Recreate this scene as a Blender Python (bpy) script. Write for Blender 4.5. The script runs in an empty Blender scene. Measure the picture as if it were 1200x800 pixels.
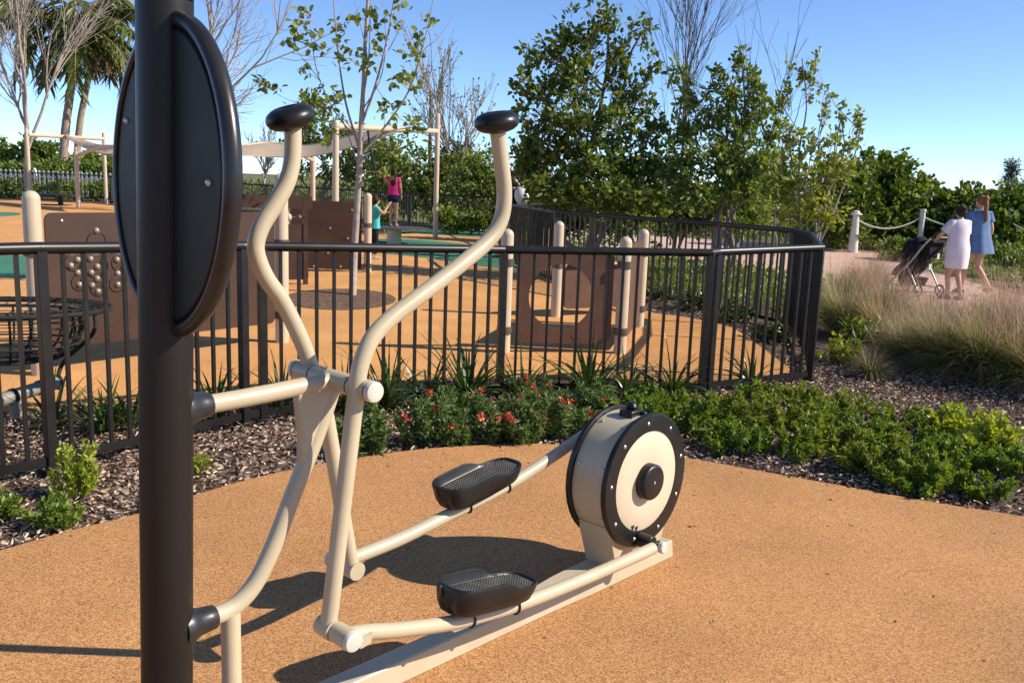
import bpy, math, random
import numpy as np
from mathutils import Vector, Matrix
random.seed(7)
RNG = np.random.default_rng(11)
scene = bpy.context.scene
COL = scene.collection
R = math.radians

# ------------------------------------------------------------------ camera
FPX, HC, HOR, ROLL = 1060.0, 1.55, 214.0, 0.036
TH = math.atan((400 - HOR) / FPX)
cF = np.array([0, math.cos(TH), -math.sin(TH)])
_U = np.array([0, math.sin(TH), math.cos(TH)]); _R = np.array([1.0, 0, 0])
cU = _U * math.cos(ROLL) - _R * math.sin(ROLL)
cR = _R * math.cos(ROLL) + _U * math.sin(ROLL)
CAM = np.array([0, 0, HC])
def ray(px, py): return cF + cR * (px - 600) / FPX - cU * (py - 400) / FPX
def G(px, py, z=0.0):            # a spot of the photograph standing at height z
    d = ray(px, py); return Vector(CAM + d * ((z - HC) / d[2]))
def A(px, py, Y):                # a spot of the photograph at distance Y
    d = ray(px, py); return Vector(CAM + d * (Y / d[1]))
cd = bpy.data.cameras.new('camera'); cam = bpy.data.objects.new('camera', cd); COL.objects.link(cam)
M3 = Matrix((cR, cU, -cF)).transposed()
cam.matrix_world = Matrix.Translation(Vector(CAM)) @ M3.to_4x4()
cd.sensor_width = 36; cd.lens = FPX / 1200 * 36; cd.clip_end = 3000; cd.clip_start = 0.05
scene.camera = cam

# ------------------------------------------------------------------ light
SUN_AZ, SUN_EL = -6.0, 35.0      # degrees from +X (counter-clockwise), elevation
sd = Vector((math.cos(R(SUN_AZ)) * math.cos(R(SUN_EL)), math.sin(R(SUN_AZ)) * math.cos(R(SUN_EL)), math.sin(R(SUN_EL))))
sl = bpy.data.lights.new('sun', 'SUN'); sl.energy = 5.0; sl.angle = R(0.5); sl.color = (1.0, 0.90, 0.76)
so = bpy.data.objects.new('sun', sl); COL.objects.link(so)
so.rotation_euler = sd.to_track_quat('Z', 'Y').to_euler(); so.location = (20, -5, 20)
wd = bpy.data.worlds.new('World'); scene.world = wd; wd.use_nodes = True
nt = wd.node_tree; bg = nt.nodes['Background']
sk = nt.nodes.new('ShaderNodeTexSky'); sk.sky_type = 'NISHITA'; sk.sun_disc = False
sk.sun_elevation = R(SUN_EL); sk.sun_rotation = R(90 - SUN_AZ); sk.air_density = 0.55; sk.dust_density = 0.0; sk.ozone_density = 4.5
nt.links.new(sk.outputs[0], bg.inputs[0]); bg.inputs[1].default_value = 0.15
scene.view_settings.view_transform = 'Standard'; scene.view_settings.look = 'None'
scene.view_settings.exposure = 0.5; scene.view_settings.gamma = 1.0
scene.view_settings.use_curve_mapping = False

# ------------------------------------------------------------------ materials
def mat(name, c1, c2=None, rough=.5, scale=8., spec=.5, bump=0., bscale=60., metal=0., detail=6., coat=0., bdist=.002):
    m = bpy.data.materials.new(name); m.use_nodes = True; n = m.node_tree.nodes; L = m.node_tree.links
    p = n['Principled BSDF']; p.inputs['Roughness'].default_value = rough
    p.inputs['Specular IOR Level'].default_value = spec; p.inputs['Metallic'].default_value = metal
    p.inputs['Coat Weight'].default_value = coat
    tc = n.new('ShaderNodeTexCoord')
    nz = n.new('ShaderNodeTexNoise'); nz.inputs['Scale'].default_value = scale; nz.inputs['Detail'].default_value = detail
    L.new(tc.outputs['Object'], nz.inputs['Vector'])
    cr = n.new('ShaderNodeValToRGB'); cr.color_ramp.elements[0].position = .32; cr.color_ramp.elements[1].position = .68
    cr.color_ramp.elements[0].color = (*c1, 1); cr.color_ramp.elements[1].color = (*(c2 or tuple(x * 1.15 for x in c1)), 1)
    L.new(nz.outputs['Fac'], cr.inputs['Fac']); L.new(cr.outputs['Color'], p.inputs['Base Color'])
    mr = n.new('ShaderNodeMapRange'); mr.inputs['To Min'].default_value = rough * .85; mr.inputs['To Max'].default_value = min(1, rough * 1.2)
    L.new(nz.outputs['Fac'], mr.inputs['Value']); L.new(mr.outputs['Result'], p.inputs['Roughness'])
    if bump:
        b = n.new('ShaderNodeBump'); b.inputs['Strength'].default_value = bump; b.inputs['Distance'].default_value = bdist
        nb = n.new('ShaderNodeTexNoise'); nb.inputs['Scale'].default_value = bscale; nb.inputs['Detail'].default_value = 4
        L.new(tc.outputs['Object'], nb.inputs['Vector']); L.new(nb.outputs['Fac'], b.inputs['Height']); L.new(b.outputs['Normal'], p.inputs['Normal'])
    return m

def leafmat(name, ramp, rough=.42, trans=.3, tcol=None, spec=.4):
    m = bpy.data.materials.new(name); m.use_nodes = True; n = m.node_tree.nodes; L = m.node_tree.links
    p = n['Principled BSDF']; p.inputs['Roughness'].default_value = rough; p.inputs['Specular IOR Level'].default_value = spec
    g = n.new('ShaderNodeNewGeometry'); cr = n.new('ShaderNodeValToRGB'); e = cr.color_ramp.elements
    while len(e) < len(ramp): e.new(.5)
    for i, (pos, c) in enumerate(ramp): e[i].position = pos; e[i].color = (*c, 1)
    L.new(g.outputs['Random Per Island'], cr.inputs['Fac']); L.new(cr.outputs['Color'], p.inputs['Base Color'])
    t = n.new('ShaderNodeBsdfTranslucent'); mx = n.new('ShaderNodeMixShader'); mx.inputs[0].default_value = trans
    hs = n.new('ShaderNodeHueSaturation'); hs.inputs['Saturation'].default_value = 1.15; hs.inputs['Value'].default_value = 1.5; hs.inputs['Hue'].default_value = .485
    L.new(cr.outputs['Color'], hs.inputs['Color']); L.new(hs.outputs['Color'], t.inputs['Color'])
    L.new(p.outputs[0], mx.inputs[1]); L.new(t.outputs[0], mx.inputs[2]); L.new(mx.outputs[0], n['Material Output'].inputs['Surface'])
    return m

def rubber(name, lo, mid, hi, sc=210.):
    m = bpy.data.materials.new(name); m.use_nodes = True; n = m.node_tree.nodes; L = m.node_tree.links
    p = n['Principled BSDF']; p.inputs['Roughness'].default_value = .85; p.inputs['Specular IOR Level'].default_value = .25
    tc = n.new('ShaderNodeTexCoord')
    v = n.new('ShaderNodeTexVoronoi'); v.inputs['Scale'].default_value = sc; L.new(tc.outputs['Object'], v.inputs['Vector'])
    sep = n.new('ShaderNodeSeparateColor'); L.new(v.outputs['Color'], sep.inputs['Color'])
    n1 = n.new('ShaderNodeTexNoise'); n1.inputs['Scale'].default_value = 120; n1.inputs['Detail'].default_value = 5; L.new(tc.outputs['Object'], n1.inputs['Vector'])
    ad = n.new('ShaderNodeMath'); ad.operation = 'MULTIPLY_ADD'; ad.inputs[1].default_value = .62; L.new(sep.outputs['Red'], ad.inputs[0])
    mm = n.new('ShaderNodeMath'); mm.operation = 'MULTIPLY'; mm.inputs[1].default_value = .40; L.new(n1.outputs['Fac'], mm.inputs[0]); L.new(mm.outputs[0], ad.inputs[2])
    cr = n.new('ShaderNodeValToRGB'); e = cr.color_ramp.elements; e.new(.5)
    for i, (ps, c) in enumerate(((.12, lo), (.48, mid), (.9, hi))): e[i].position = ps; e[i].color = (*c, 1)
    L.new(ad.outputs[0], cr.inputs['Fac'])
    n2 = n.new('ShaderNodeTexNoise'); n2.inputs['Scale'].default_value = 1.3; n2.inputs['Detail'].default_value = 6; L.new(tc.outputs['Object'], n2.inputs['Vector'])
    mr = n.new('ShaderNodeMapRange'); mr.inputs['From Min'].default_value = .3; mr.inputs['From Max'].default_value = .7; mr.inputs['To Min'].default_value = .82; mr.inputs['To Max'].default_value = 1.07
    L.new(n2.outputs['Fac'], mr.inputs['Value'])
    mx = n.new('ShaderNodeVectorMath'); mx.operation = 'SCALE'; L.new(cr.outputs['Color'], mx.inputs[0]); L.new(mr.outputs['Result'], mx.inputs['Scale'])
    n3 = n.new('ShaderNodeTexNoise'); n3.inputs['Scale'].default_value = 5; n3.inputs['Detail'].default_value = 9; n3.inputs['Roughness'].default_value = .75; L.new(tc.outputs['Object'], n3.inputs['Vector'])
    r3 = n.new('ShaderNodeMapRange'); r3.inputs['From Min'].default_value = .67; r3.inputs['From Max'].default_value = .78; r3.inputs['To Min'].default_value = 0; r3.inputs['To Max'].default_value = .45
    L.new(n3.outputs['Fac'], r3.inputs['Value'])
    m2 = n.new('ShaderNodeMix'); m2.data_type = 'RGBA'; L.new(r3.outputs['Result'], m2.inputs['Factor']); L.new(mx.outputs[0], m2.inputs['A']); m2.inputs['B'].default_value = (lo[0] * .45, lo[1] * .45, lo[2] * .45, 1)
    L.new(m2.outputs['Result'], p.inputs['Base Color'])
    b = n.new('ShaderNodeBump'); b.inputs['Strength'].default_value = .55; b.inputs['Distance'].default_value = .003
    L.new(ad.outputs[0], b.inputs['Height']); L.new(b.outputs['Normal'], p.inputs['Normal'])
    return m

M = {}
M['tan'] = mat('tan_paint', (.455, .385, .255), (.52, .44, .30), .36, 5, .5, .10, 140, bdist=.001)
M['tanpost'] = mat('tan_post_paint', (.50, .40, .28), (.57, .46, .33), .42, 3, .4, .06, 60)
M['cream'] = mat('cream_panel', (.62, .50, .36), (.66, .54, .39), .45, 6, .4, .06, 90)
M['capw'] = mat('white_end_cap', (.55, .51, .44), (.64, .60, .53), .4, 20, .4)
M['black'] = mat('black_plastic', (.007, .007, .007), (.013, .013, .0125), .36, 12, .42, .12, 120)
M['tread'] = mat('dusty_black_rubber', (.009, .009, .009), (.075, .068, .056), .6, 16, .35, .2, 160)
M['post'] = mat('black_bronze_paint', (.0095, .0085, .008), (.014, .0125, .0115), .42, 3, .32, .05, 200)
M['disc'] = mat('dark_olive_plastic', (.009, .0095, .007), (.013, .013, .010), .55, 6, .22, .08, 120)
M['rim'] = mat('dark_gunmetal_rim', (.020, .019, .020), (.03, .028, .029), .30, 9, .5, .04, 100, metal=.2)
M['collar'] = mat('dark_gunmetal_collar', (.040, .040, .042), (.06, .06, .062), .32, 14, .6, .05, 160, metal=.6)
M['steel'] = mat('bolt_steel', (.45, .45, .44), (.6, .6, .58), .3, 40, .5, metal=.9)
M['fence'] = mat('fence_bronze_paint', (.0105, .0095, .0085), (.017, .0155, .014), .36, 7, .38, .05, 150)
M['dome'] = mat('bubble_dome_plastic', (.26, .21, .17), (.36, .30, .25), .25, 40, .5, metal=.35)
M['ringm'] = mat('brown_mulch', (.09, .055, .035), (.22, .145, .095), .95, 22, .15, .9, 30, detail=10, bdist=.02)
M['ffence'] = mat('far_fence_paint', (.012, .012, .012), (.02, .02, .02), .5, 7, .4)
M['white'] = mat('white_fence_paint', (.62, .62, .60), (.75, .75, .72), .5, 3, .4)
M['brown'] = mat('brown_play_panel', (.052, .028, .018), (.070, .039, .027), .5, 3, .25, .08, 90)
M['pinkbrown'] = mat('light_brown_play_panel', (.105, .058, .039), (.135, .076, .052), .5, 4, .25, .08, 90)
M['clamp'] = mat('dark_clamp', (.10, .075, .055), (.16, .12, .09), .45, 20, .5, metal=.4)
M['sail'] = mat('tan_shade_fabric', (.40, .31, .22), (.46, .36, .26), .85, 12, .2, .25, 220)
M['rope'] = mat('pale_rope', (.50, .46, .38), (.62, .57, .47), .85, 60, .2, .6, 200)
M['brope'] = mat('black_rope', (.012, .012, .012), (.03, .03, .03), .7, 60, .2, .6, 200)
M['bollard'] = mat('weathered_bollard_stone', (.60, .56, .49), (.74, .70, .62), .8, 9, .2, .4, 60)
M['galv'] = mat('grey_green_pipe_paint', (.20, .20, .17), (.28, .27, .23), .42, 12, .5)
M['rub'] = rubber('tan_rubber_granules', (.22, .094, .033), (.48, .230, .086), (.67, .385, .175), 215.)
M['rub2'] = rubber('orange_rubber_granules', (.44, .19, .055), (.64, .31, .10), (.74, .42, .17), 200)
M['rubg'] = rubber('green_rubber_granules', (.03, .14, .085), (.05, .20, .12), (.09, .27, .17))
M['soil'] = mat('mulch_soil', (.045, .030, .021), (.18, .13, .095), .95, 16, .15, .9, 26, detail=10, bdist=.03)
M['path'] = mat('pink_sandy_paving', (.50, .33, .25), (.62, .44, .34), .9, 2.5, .2, .3, 30, detail=10)
M['dune'] = mat('dune_scrub_ground', (.10, .12, .04), (.22, .20, .09), .95, 1.5, .1, .6, 20, detail=10)
M['bark'] = mat('grey_brown_bark', (.16, .125, .095), (.27, .22, .175), .9, 14, .2, .8, 40, bdist=.01)
M['barkp'] = mat('pale_grey_bark', (.27, .225, .185), (.40, .345, .29), .9, 14, .2, .7, 40, bdist=.008)
M['barkd'] = mat('dark_twig_bark', (.085, .065, .055), (.15, .12, .10), .9, 14, .2, .6, 40)
M['palmbark'] = mat('palm_trunk_bark', (.26, .19, .14), (.38, .29, .22), .9, 5, .2, .8, 24, bdist=.02)
def lm(n, a, b, c, **k): return leafmat(n, [(0.0, a), (.55, b), (1.0, c)], **k)
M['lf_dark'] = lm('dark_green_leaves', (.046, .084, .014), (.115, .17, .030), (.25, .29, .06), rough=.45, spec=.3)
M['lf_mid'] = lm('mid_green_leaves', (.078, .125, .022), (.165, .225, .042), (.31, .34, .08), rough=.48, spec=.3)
M['lf_yel'] = lm('yellow_green_leaves', (.13, .18, .025), (.25, .30, .042), (.44, .43, .08), rough=.48, spec=.3)
M['lf_hedge'] = lm('hedge_leaves', (.075, .12, .022), (.145, .21, .042), (.25, .30, .07), rough=.48, spec=.3)
M['lf_scrub'] = lm('scrub_leaves', (.10, .13, .045), (.17, .21, .07), (.26, .29, .11), rough=.55)
M['lf_cover'] = lm('bright_cover_leaves', (.085, .145, .020), (.155, .235, .034), (.27, .33, .055), rough=.45, spec=.35)
M['lf_lime'] = lm('lime_leaves', (.22, .28, .03), (.34, .40, .05), (.46, .48, .09), rough=.42)
M['lf_dais'] = lm('grey_green_flower_leaves', (.065, .115, .030), (.12, .19, .05), (.20, .27, .085), rough=.5)
M['lf_strap'] = lm('strap_leaves', (.028, .055, .012), (.05, .095, .018), (.10, .15, .035), rough=.3, trans=.2)
M['lf_dead'] = lm('dry_leaf', (.22, .16, .07), (.34, .26, .12), (.45, .36, .18), rough=.6)
M['gr_green'] = lm('olive_grass_blades', (.085, .125, .032), (.17, .20, .06), (.32, .29, .13), rough=.5, trans=.35)
M['gr_pink'] = lm('pink_dry_grass_heads', (.38, .22, .17), (.50, .33, .25), (.58, .45, .31), rough=.6, trans=.4)
M['gr_straw'] = lm('straw_grass_blades', (.24, .19, .09), (.38, .31, .16), (.50, .43, .26), rough=.6, trans=.35)
M['frond'] = lm('palm_frond_leaflets', (.06, .085, .018), (.12, .15, .034), (.24, .24, .07), rough=.35)
M['frond_dead'] = lm('dead_palm_leaflets', (.16, .11, .06), (.25, .18, .10), (.34, .26, .15), rough=.6)
M['chip'] = leafmat('mulch_chips', [(0, (.055, .030, .02)), (.25, (.20, .118, .078)), (.6, (.38, .27, .195)), (1, (.62, .51, .41))], rough=.85, trans=0.0, spec=.15)
M['petal'] = leafmat('red_petals', [(0, (.50, .035, .02)), (.7, (.62, .07, .035)), (1, (.75, .30, .08))], rough=.5, trans=.25)
M['fcen'] = mat('flower_centre', (.10, .02, .012), (.22, .05, .02), .7, 40)
M['skin'] = mat('skin', (.48, .27, .19), (.54, .32, .23), .5, 9, .35)
M['hairb'] = mat('dark_brown_hair', (.020, .011, .007), (.05, .028, .018), .65, 30, .2)
M['hairl'] = mat('light_brown_hair', (.17, .08, .035), (.30, .155, .07), .65, 30, .2)
M['pinkt'] = mat('hot_pink_cotton', (.60, .025, .16), (.70, .05, .22), .8, 14, .2)
M['navy'] = mat('navy_cotton', (.012, .016, .045), (.025, .03, .07), .85, 14, .2)
M['teal'] = mat('teal_cotton', (.05, .42, .38), (.10, .52, .46), .8, 14, .2)
M['wdress'] = mat('pale_lilac_white_cotton', (.62, .55, .60), (.72, .66, .70), .85, 8, .2)
M['bdress'] = mat('denim_blue_cotton', (.10, .165, .30), (.14, .22, .37), .85, 10, .2)
M['denim'] = mat('blue_denim', (.05, .075, .13), (.09, .12, .19), .85, 14, .2)
M['dkcloth'] = mat('black_cloth', (.010, .010, .012), (.022, .02, .024), .85, 12, .2)
M['shoe'] = mat('grey_pink_shoe', (.22, .14, .15), (.42, .36, .36), .7, 18, .3)
M['sandal'] = mat('brown_sandal', (.08, .05, .035), (.14, .09, .06), .7, 18, .3)
M['wbag'] = mat('white_bag_cloth', (.62, .60, .58), (.72, .70, .68), .7, 8, .3)
M['alu'] = mat('stroller_frame_metal', (.40, .37, .34), (.55, .52, .48), .35, 20, .5, metal=.5)

# ------------------------------------------------------------------ object helpers
def tag(o, label=None, cat=None, group=None, kind=None):
    if label: o['label'] = label
    if cat: o['category'] = cat
    if group: o['group'] = group
    if kind: o['kind'] = kind
    return o
def thing(name, label, cat, loc=(0, 0, 0), group=None):
    o = bpy.data.objects.new(name, None); o.empty_display_size = .1; COL.objects.link(o); o.location = loc
    return tag(o, label, cat, group)
def link(name, me, m, parent=None, label=None):
    o = bpy.data.objects.new(name, me); COL.objects.link(o)
    if m is not None and len(me.materials) == 0: me.materials.append(m)
    if parent is not None:
        o.parent = parent
        root = parent; off = Vector((0, 0, 0))
        while root: off += root.location; root = root.parent
        o.location = -off            # meshes are written in world coordinates
    if label: o['label'] = label
    return o
def npmesh(name, verts, faces, smooth=False):
    verts = np.asarray(verts, np.float32); faces = np.asarray(faces, np.int32); k = faces.shape[1]
    me = bpy.data.meshes.new(name); me.vertices.add(len(verts)); me.vertices.foreach_set('co', verts.ravel())
    me.loops.add(faces.size); me.loops.foreach_set('vertex_index', faces.ravel())
    me.polygons.add(len(faces)); me.polygons.foreach_set('loop_start', np.arange(0, faces.size, k, dtype=np.int32))
    me.polygons.foreach_set('use_smooth', np.full(len(faces), smooth)); me.update(calc_edges=True); me.validate()
    return me
def frame_of(d):
    d = Vector(d).normalized(); up = Vector((0, 0, 1)) if abs(d.z) < .95 else Vector((1, 0, 0))
    a = d.cross(up).normalized(); b = a.cross(d).normalized(); return a, b, d
class MB:
    def __init__(s): s.v = []; s.f = []
    def add(s, vs, fs):
        k = len(s.v); s.v += [tuple(x) for x in vs]; s.f += [tuple(i + k for i in f) for f in fs]; return s
    def tube(s, pts, r, n=16, cap=True, round_end=False):
        pts = [Vector(p) for p in pts]; N = len(pts); rs = r if hasattr(r, '__len__') else [r] * N
        rings = []; a = None
        for i, p in enumerate(pts):
            d = (pts[min(i + 1, N - 1)] - pts[max(i - 1, 0)])
            if d.length < 1e-9: d = Vector((0, 0, 1))
            d.normalize()
            if a is None: a, b, _ = frame_of(d)
            else:
                a = (a - d * a.dot(d)); a.normalize(); b = d.cross(a) * -1
            rings.append([p + (a * math.cos(2 * math.pi * j / n) + b * math.sin(2 * math.pi * j / n)) * rs[i] for j in range(n)])
        vs = [v for rg in rings for v in rg]; fs = []
        for i in range(N - 1):
            for j in range(n):
                fs.append((i * n + j, i * n + (j + 1) % n, (i + 1) * n + (j + 1) % n, (i + 1) * n + j))
        if cap: fs.append(tuple(range(n))[::-1]); fs.append(tuple((N - 1) * n + j for j in range(n)))
        return s.add(vs, fs)
    def cyl(s, a, b, r, n=24, bev=0.0):
        a = Vector(a); b = Vector(b); d = (b - a).normalized()
        if bev: return s.tube([a, a + d * 1e-5, a + d * bev, b - d * bev, b - d * 1e-5, b], [r - bev - 1e-4, r - bev, r, r, r - bev, r - bev - 1e-4], n)
        return s.tube([a, b], r, n)
    def lathe(s, c, axis, prof, n=32, sx=1.0, capa=True):      # prof: (along, radius)
        a, b, d = frame_of(axis); c = Vector(c); vs = []; fs = []; K = len(prof)
        for h, r in prof:
            for j in range(n):
                t = 2 * math.pi * j / n; vs.append(c + d * h + (a * math.cos(t) * sx + b * math.sin(t)) * r)
        for i in range(K - 1):
            for j in range(n): fs.append((i * n + j, i * n + (j + 1) % n, (i + 1) * n + (j + 1) % n, (i + 1) * n + j))
        if capa: fs.append(tuple(range(n))[::-1]); fs.append(tuple((K - 1) * n + j for j in range(n)))
        return s.add(vs, fs)
    def box(s, c, ax, ay, az, hx, hy, hz):
        c = Vector(c); ax, ay, az = Vector(ax), Vector(ay), Vector(az); vs = []
        for sx, sy, sz in ((-1, -1, -1), (1, -1, -1), (1, 1, -1), (-1, 1, -1), (-1, -1, 1), (1, -1, 1), (1, 1, 1), (-1, 1, 1)):
            vs.append(c + ax * hx * sx + ay * hy * sy + az * hz * sz)
        return s.add(vs, [(0, 3, 2, 1), (4, 5, 6, 7), (0, 1, 5, 4), (1, 2, 6, 5), (2, 3, 7, 6), (3, 0, 4, 7)])
    def bar(s, a, b, wx, wy=None, up=(0, 0, 1)):                # square bar from a to b
        a = Vector(a); b = Vector(b); d = (b - a); L = d.length; d.normalize()
        x = d.cross(Vector(up)) if abs(d.dot(Vector(up))) < .98 else Vector((1, 0, 0)) - d * d.x
        x.normalize(); y = d.cross(x).normalized()
        return s.box((a + b) / 2, x, y, d, wx / 2, (wy or wx) / 2, L / 2)
    def prism(s, pts, off):                                     # planar polygon extruded by vector off
        n = len(pts); off = Vector(off); pts = [Vector(p) for p in pts]
        vs = pts + [p + off for p in pts]
        return s.add(vs, [tuple(range(n))[::-1], tuple(range(n, 2 * n))] + [(i, (i + 1) % n, (i + 1) % n + n, i + n) for i in range(n)])
    def ball(s, c, rx, ry=None, rz=None, n=14, m=9, mx=None):
        c = Vector(c); ry = ry or rx; rz = rz or rx; vs = []; fs = []
        for i in range(m + 1):
            ph = math.pi * i / m - math.pi / 2
            for j in range(n):
                t = 2 * math.pi * j / n; p = Vector((rx * math.cos(ph) * math.cos(t), ry * math.cos(ph) * math.sin(t), rz * math.sin(ph)))
                vs.append(c + (mx @ p if mx else p))
        for i in range(m):
            for j in range(n): fs.append((i * n + j, i * n + (j + 1) % n, (i + 1) * n + (j + 1) % n, (i + 1) * n + j))
        return s.add(vs, fs)
    def build(s, name, m, parent=None, label=None, sharp=38, bevel=0.0):
        me = bpy.data.meshes.new(name); me.from_pydata(s.v, [], s.f); me.validate()
        if sharp: me.shade_smooth(); me.set_sharp_from_angle(angle=R(sharp))
        o = link(name, me, m, parent, label)
        if bevel:
            b = o.modifiers.new('bevel', 'BEVEL'); b.width = bevel; b.segments = 2; b.limit_method = 'ANGLE'; b.angle_limit = R(50)
        return o
def smooth_path(pts, k=6):                                      # Catmull-Rom through points
    P = [Vector(p) for p in pts]; P = [P[0] * 2 - P[1]] + P + [P[-1] * 2 - P[-2]]; out = []
    for i in range(1, len(P) - 2):
        p0, p1, p2, p3 = P[i - 1:i + 3]
        for j in range(k):
            t = j / k; out.append(.5 * ((2 * p1) + (p2 - p0) * t + (2 * p0 - 5 * p1 + 4 * p2 - p3) * t * t + (3 * p1 - p0 - 3 * p2 + p3) * t ** 3))
    out.append(P[-2]); return out

# ------------------------------------------------------------------ foliage helpers
def unit(a): return a / np.maximum(np.linalg.norm(a, axis=1, keepdims=True), 1e-9)
def leaf_arrays(p, d, L, W, cup=.12, droop=.12, flat=.0):
    n = len(p); d = unit(d); rnd = RNG.normal(size=(n, 3)); rnd[:, 2] *= (1 - flat)
    s = unit(np.cross(d, rnd)); nn = np.cross(s, d); nn *= np.sign(nn[:, 2:3] + 1e-6)
    L = (L * RNG.uniform(.7, 1.25, n))[:, None]; W = (W * RNG.uniform(.75, 1.2, n))[:, None] * .5
    v = np.empty((n, 6, 3))
    v[:, 0] = p; v[:, 3] = p + d * L - nn * L * droop
    v[:, 1] = p + d * L * .32 + s * W * .95 + nn * W * cup; v[:, 2] = p + d * L * .70 + s * W * .8 + nn * (W * cup - L * droop * .4)
    v[:, 5] = p + d * L * .32 - s * W * .95 + nn * W * cup; v[:, 4] = p + d * L * .70 - s * W * .8 + nn * (W * cup - L * droop * .4)
    b = (np.arange(n) * 6)[:, None]
    f = np.concatenate([b + np.array([[0, 1, 2, 3]]), b + np.array([[0, 3, 4, 5]])], 0)
    return v.reshape(-1, 3), f
def leaves(name, p, d, L, W, m, parent=None, **k):
    v, f = leaf_arrays(np.asarray(p, float), np.asarray(d, float), L, W, **k)
    return link(name, npmesh(name, v, f), m, parent)
def blade_arrays(p, az, el, L, W, bend, seg=4):
    """ribbons rising from p, heading az, starting at elevation el and bending over by bend (radians)"""
    n = len(p); P = np.array(p, float); v = np.empty((n, seg + 1, 2, 3)); side = np.stack([-np.sin(az), np.cos(az), np.zeros(n)], 1)
    tw = RNG.uniform(-.6, .6, n); side = side * np.cos(tw)[:, None] + np.stack([np.zeros(n), np.zeros(n), np.sin(tw)], 1)
    for i in range(seg + 1):
        t = i / seg; w = W * (1 - t ** 1.6) * (.75 + .6 * t * (1 - t)) + .0004
        v[:, i, 0] = P + side * (w / 2)[:, None]; v[:, i, 1] = P - side * (w / 2)[:, None]
        e = el - bend * (t + .5 / seg)
        P = P + np.stack([np.cos(e) * np.cos(az), np.cos(e) * np.sin(az), np.sin(e)], 1) * (L / seg)[:, None]
    fs = []; b = (np.arange(n) * (seg + 1) * 2)[:, None]
    for i in range(seg): fs.append(b + np.array([[2 * i, 2 * i + 1, 2 * i + 3, 2 * i + 2]]))
    return v.reshape(-1, 3), np.concatenate(fs, 0)
def blades(name, p, az, el, L, W, bend, m, parent=None, seg=4):
    n = len(p); g = lambda x: np.broadcast_to(np.asarray(x, float), (n,)).copy()
    v, f = blade_arrays(p, g(az), g(el), g(L), g(W), g(bend), seg)
    return link(name, npmesh(name, v, f, True), m, parent)

def wob(a, b, n, amp):
    a = Vector(a); b = Vector(b); L = (b - a).length
    return [a.lerp(b, i / n) + (Vector(RNG.normal(size=3)) * amp * L if 0 < i < n else Vector((0, 0, 0))) for i in range(n + 1)]
def clump(px, py, Y, rx, ry, n, rdepth=None):
    """crown clump given by its place in the photo: centre, distance, half-width, half-height in photo pixels"""
    c = A(px, py, Y); k = Y / FPX; return (c, rx * k, (rdepth or rx * k * .8), ry * k, n)
def tree(name, label, cat, base, clumps, bark, leaf, L, W, per=14, r0=.06, group=None, tipz=None, flat=0., limb=True, twig_r=.006, stems=1):
    base = Vector(base); t = thing(name, label, cat, base, group); mb = MB(); P = []; D = []
    top = max((c[0] + Vector((0, 0, c[3] * .55)) for c in clumps), key=lambda q: q.z)
    trunks = []
    for s in range(stems):
        b0 = base + (Vector((random.uniform(-.15, .15), random.uniform(-.15, .15), 0)) if s else Vector((0, 0, 0)))
        b0.z = -.05
        tp = top if s == 0 else random.choice(clumps)[0]
        tr = smooth_path(wob(b0, tp, 5, .03), 3); trunks.append(tr)
        mb.tube(tr, [r0 * (1 - .85 * i / (len(tr) - 1)) + .006 for i in range(len(tr))], 8)
    for (c, rx, ry, rz, n) in clumps:
        tr = random.choice(trunks)
        zz = base.z + max(.15, (c.z - base.z - rz) * random.uniform(.55, .95))
        st = min(tr, key=lambda q: abs(q.z - zz))
        lp = smooth_path(wob(st, c + Vector((0, 0, rz * .2)), 3, .05), 2)
        if limb: mb.tube(lp, [max(.008, r0 * .45) * (1 - .75 * i / (len(lp) - 1)) for i in range(len(lp))], 5)
        q = unit(RNG.normal(size=(n, 3))) * (RNG.uniform(0, 1, n) ** .42)[:, None]
        q = q * (1 + .18 * np.sin(q[:, [1, 2, 0]] * 5 + c.x))
        tips = q * np.array([rx, ry, rz]) + np.array(c)
        for tp in tips:
            if tp[2] < .05: continue
            tv = Vector(tp); s0 = lp[random.randrange(len(lp) // 2, len(lp))]; s1 = s0.lerp(tv, .25)
            pth = wob(s1, tv, 2, .08)
            if twig_r: mb.tube(pth, [twig_r, twig_r * .7, twig_r * .4], 3, cap=False)
            k = max(2, int(per * random.uniform(.6, 1.35)))
            u = RNG.uniform(.45, 1.08, k)[:, None]; dirn = np.array((tv - s1).normalized() if (tv - s1).length > 1e-4 else (0, 0, 1))
            pp = np.array(s1) + (np.array(tv) - np.array(s1)) * u + RNG.normal(size=(k, 3)) * L * .35
            dd = dirn * .7 + RNG.normal(size=(k, 3)) * .75 + np.array([0, 0, .18])
            P.append(pp); D.append(dd)
    mb.build('trunk', bark, t, sharp=None) if False else mb.build('trunk', bark, t, sharp=80)
    P = np.concatenate(P); D = np.concatenate(D); ok = P[:, 2] > .03
    leaves('crown', P[ok], D[ok], L, W, leaf, t, flat=flat)
    return t
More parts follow.
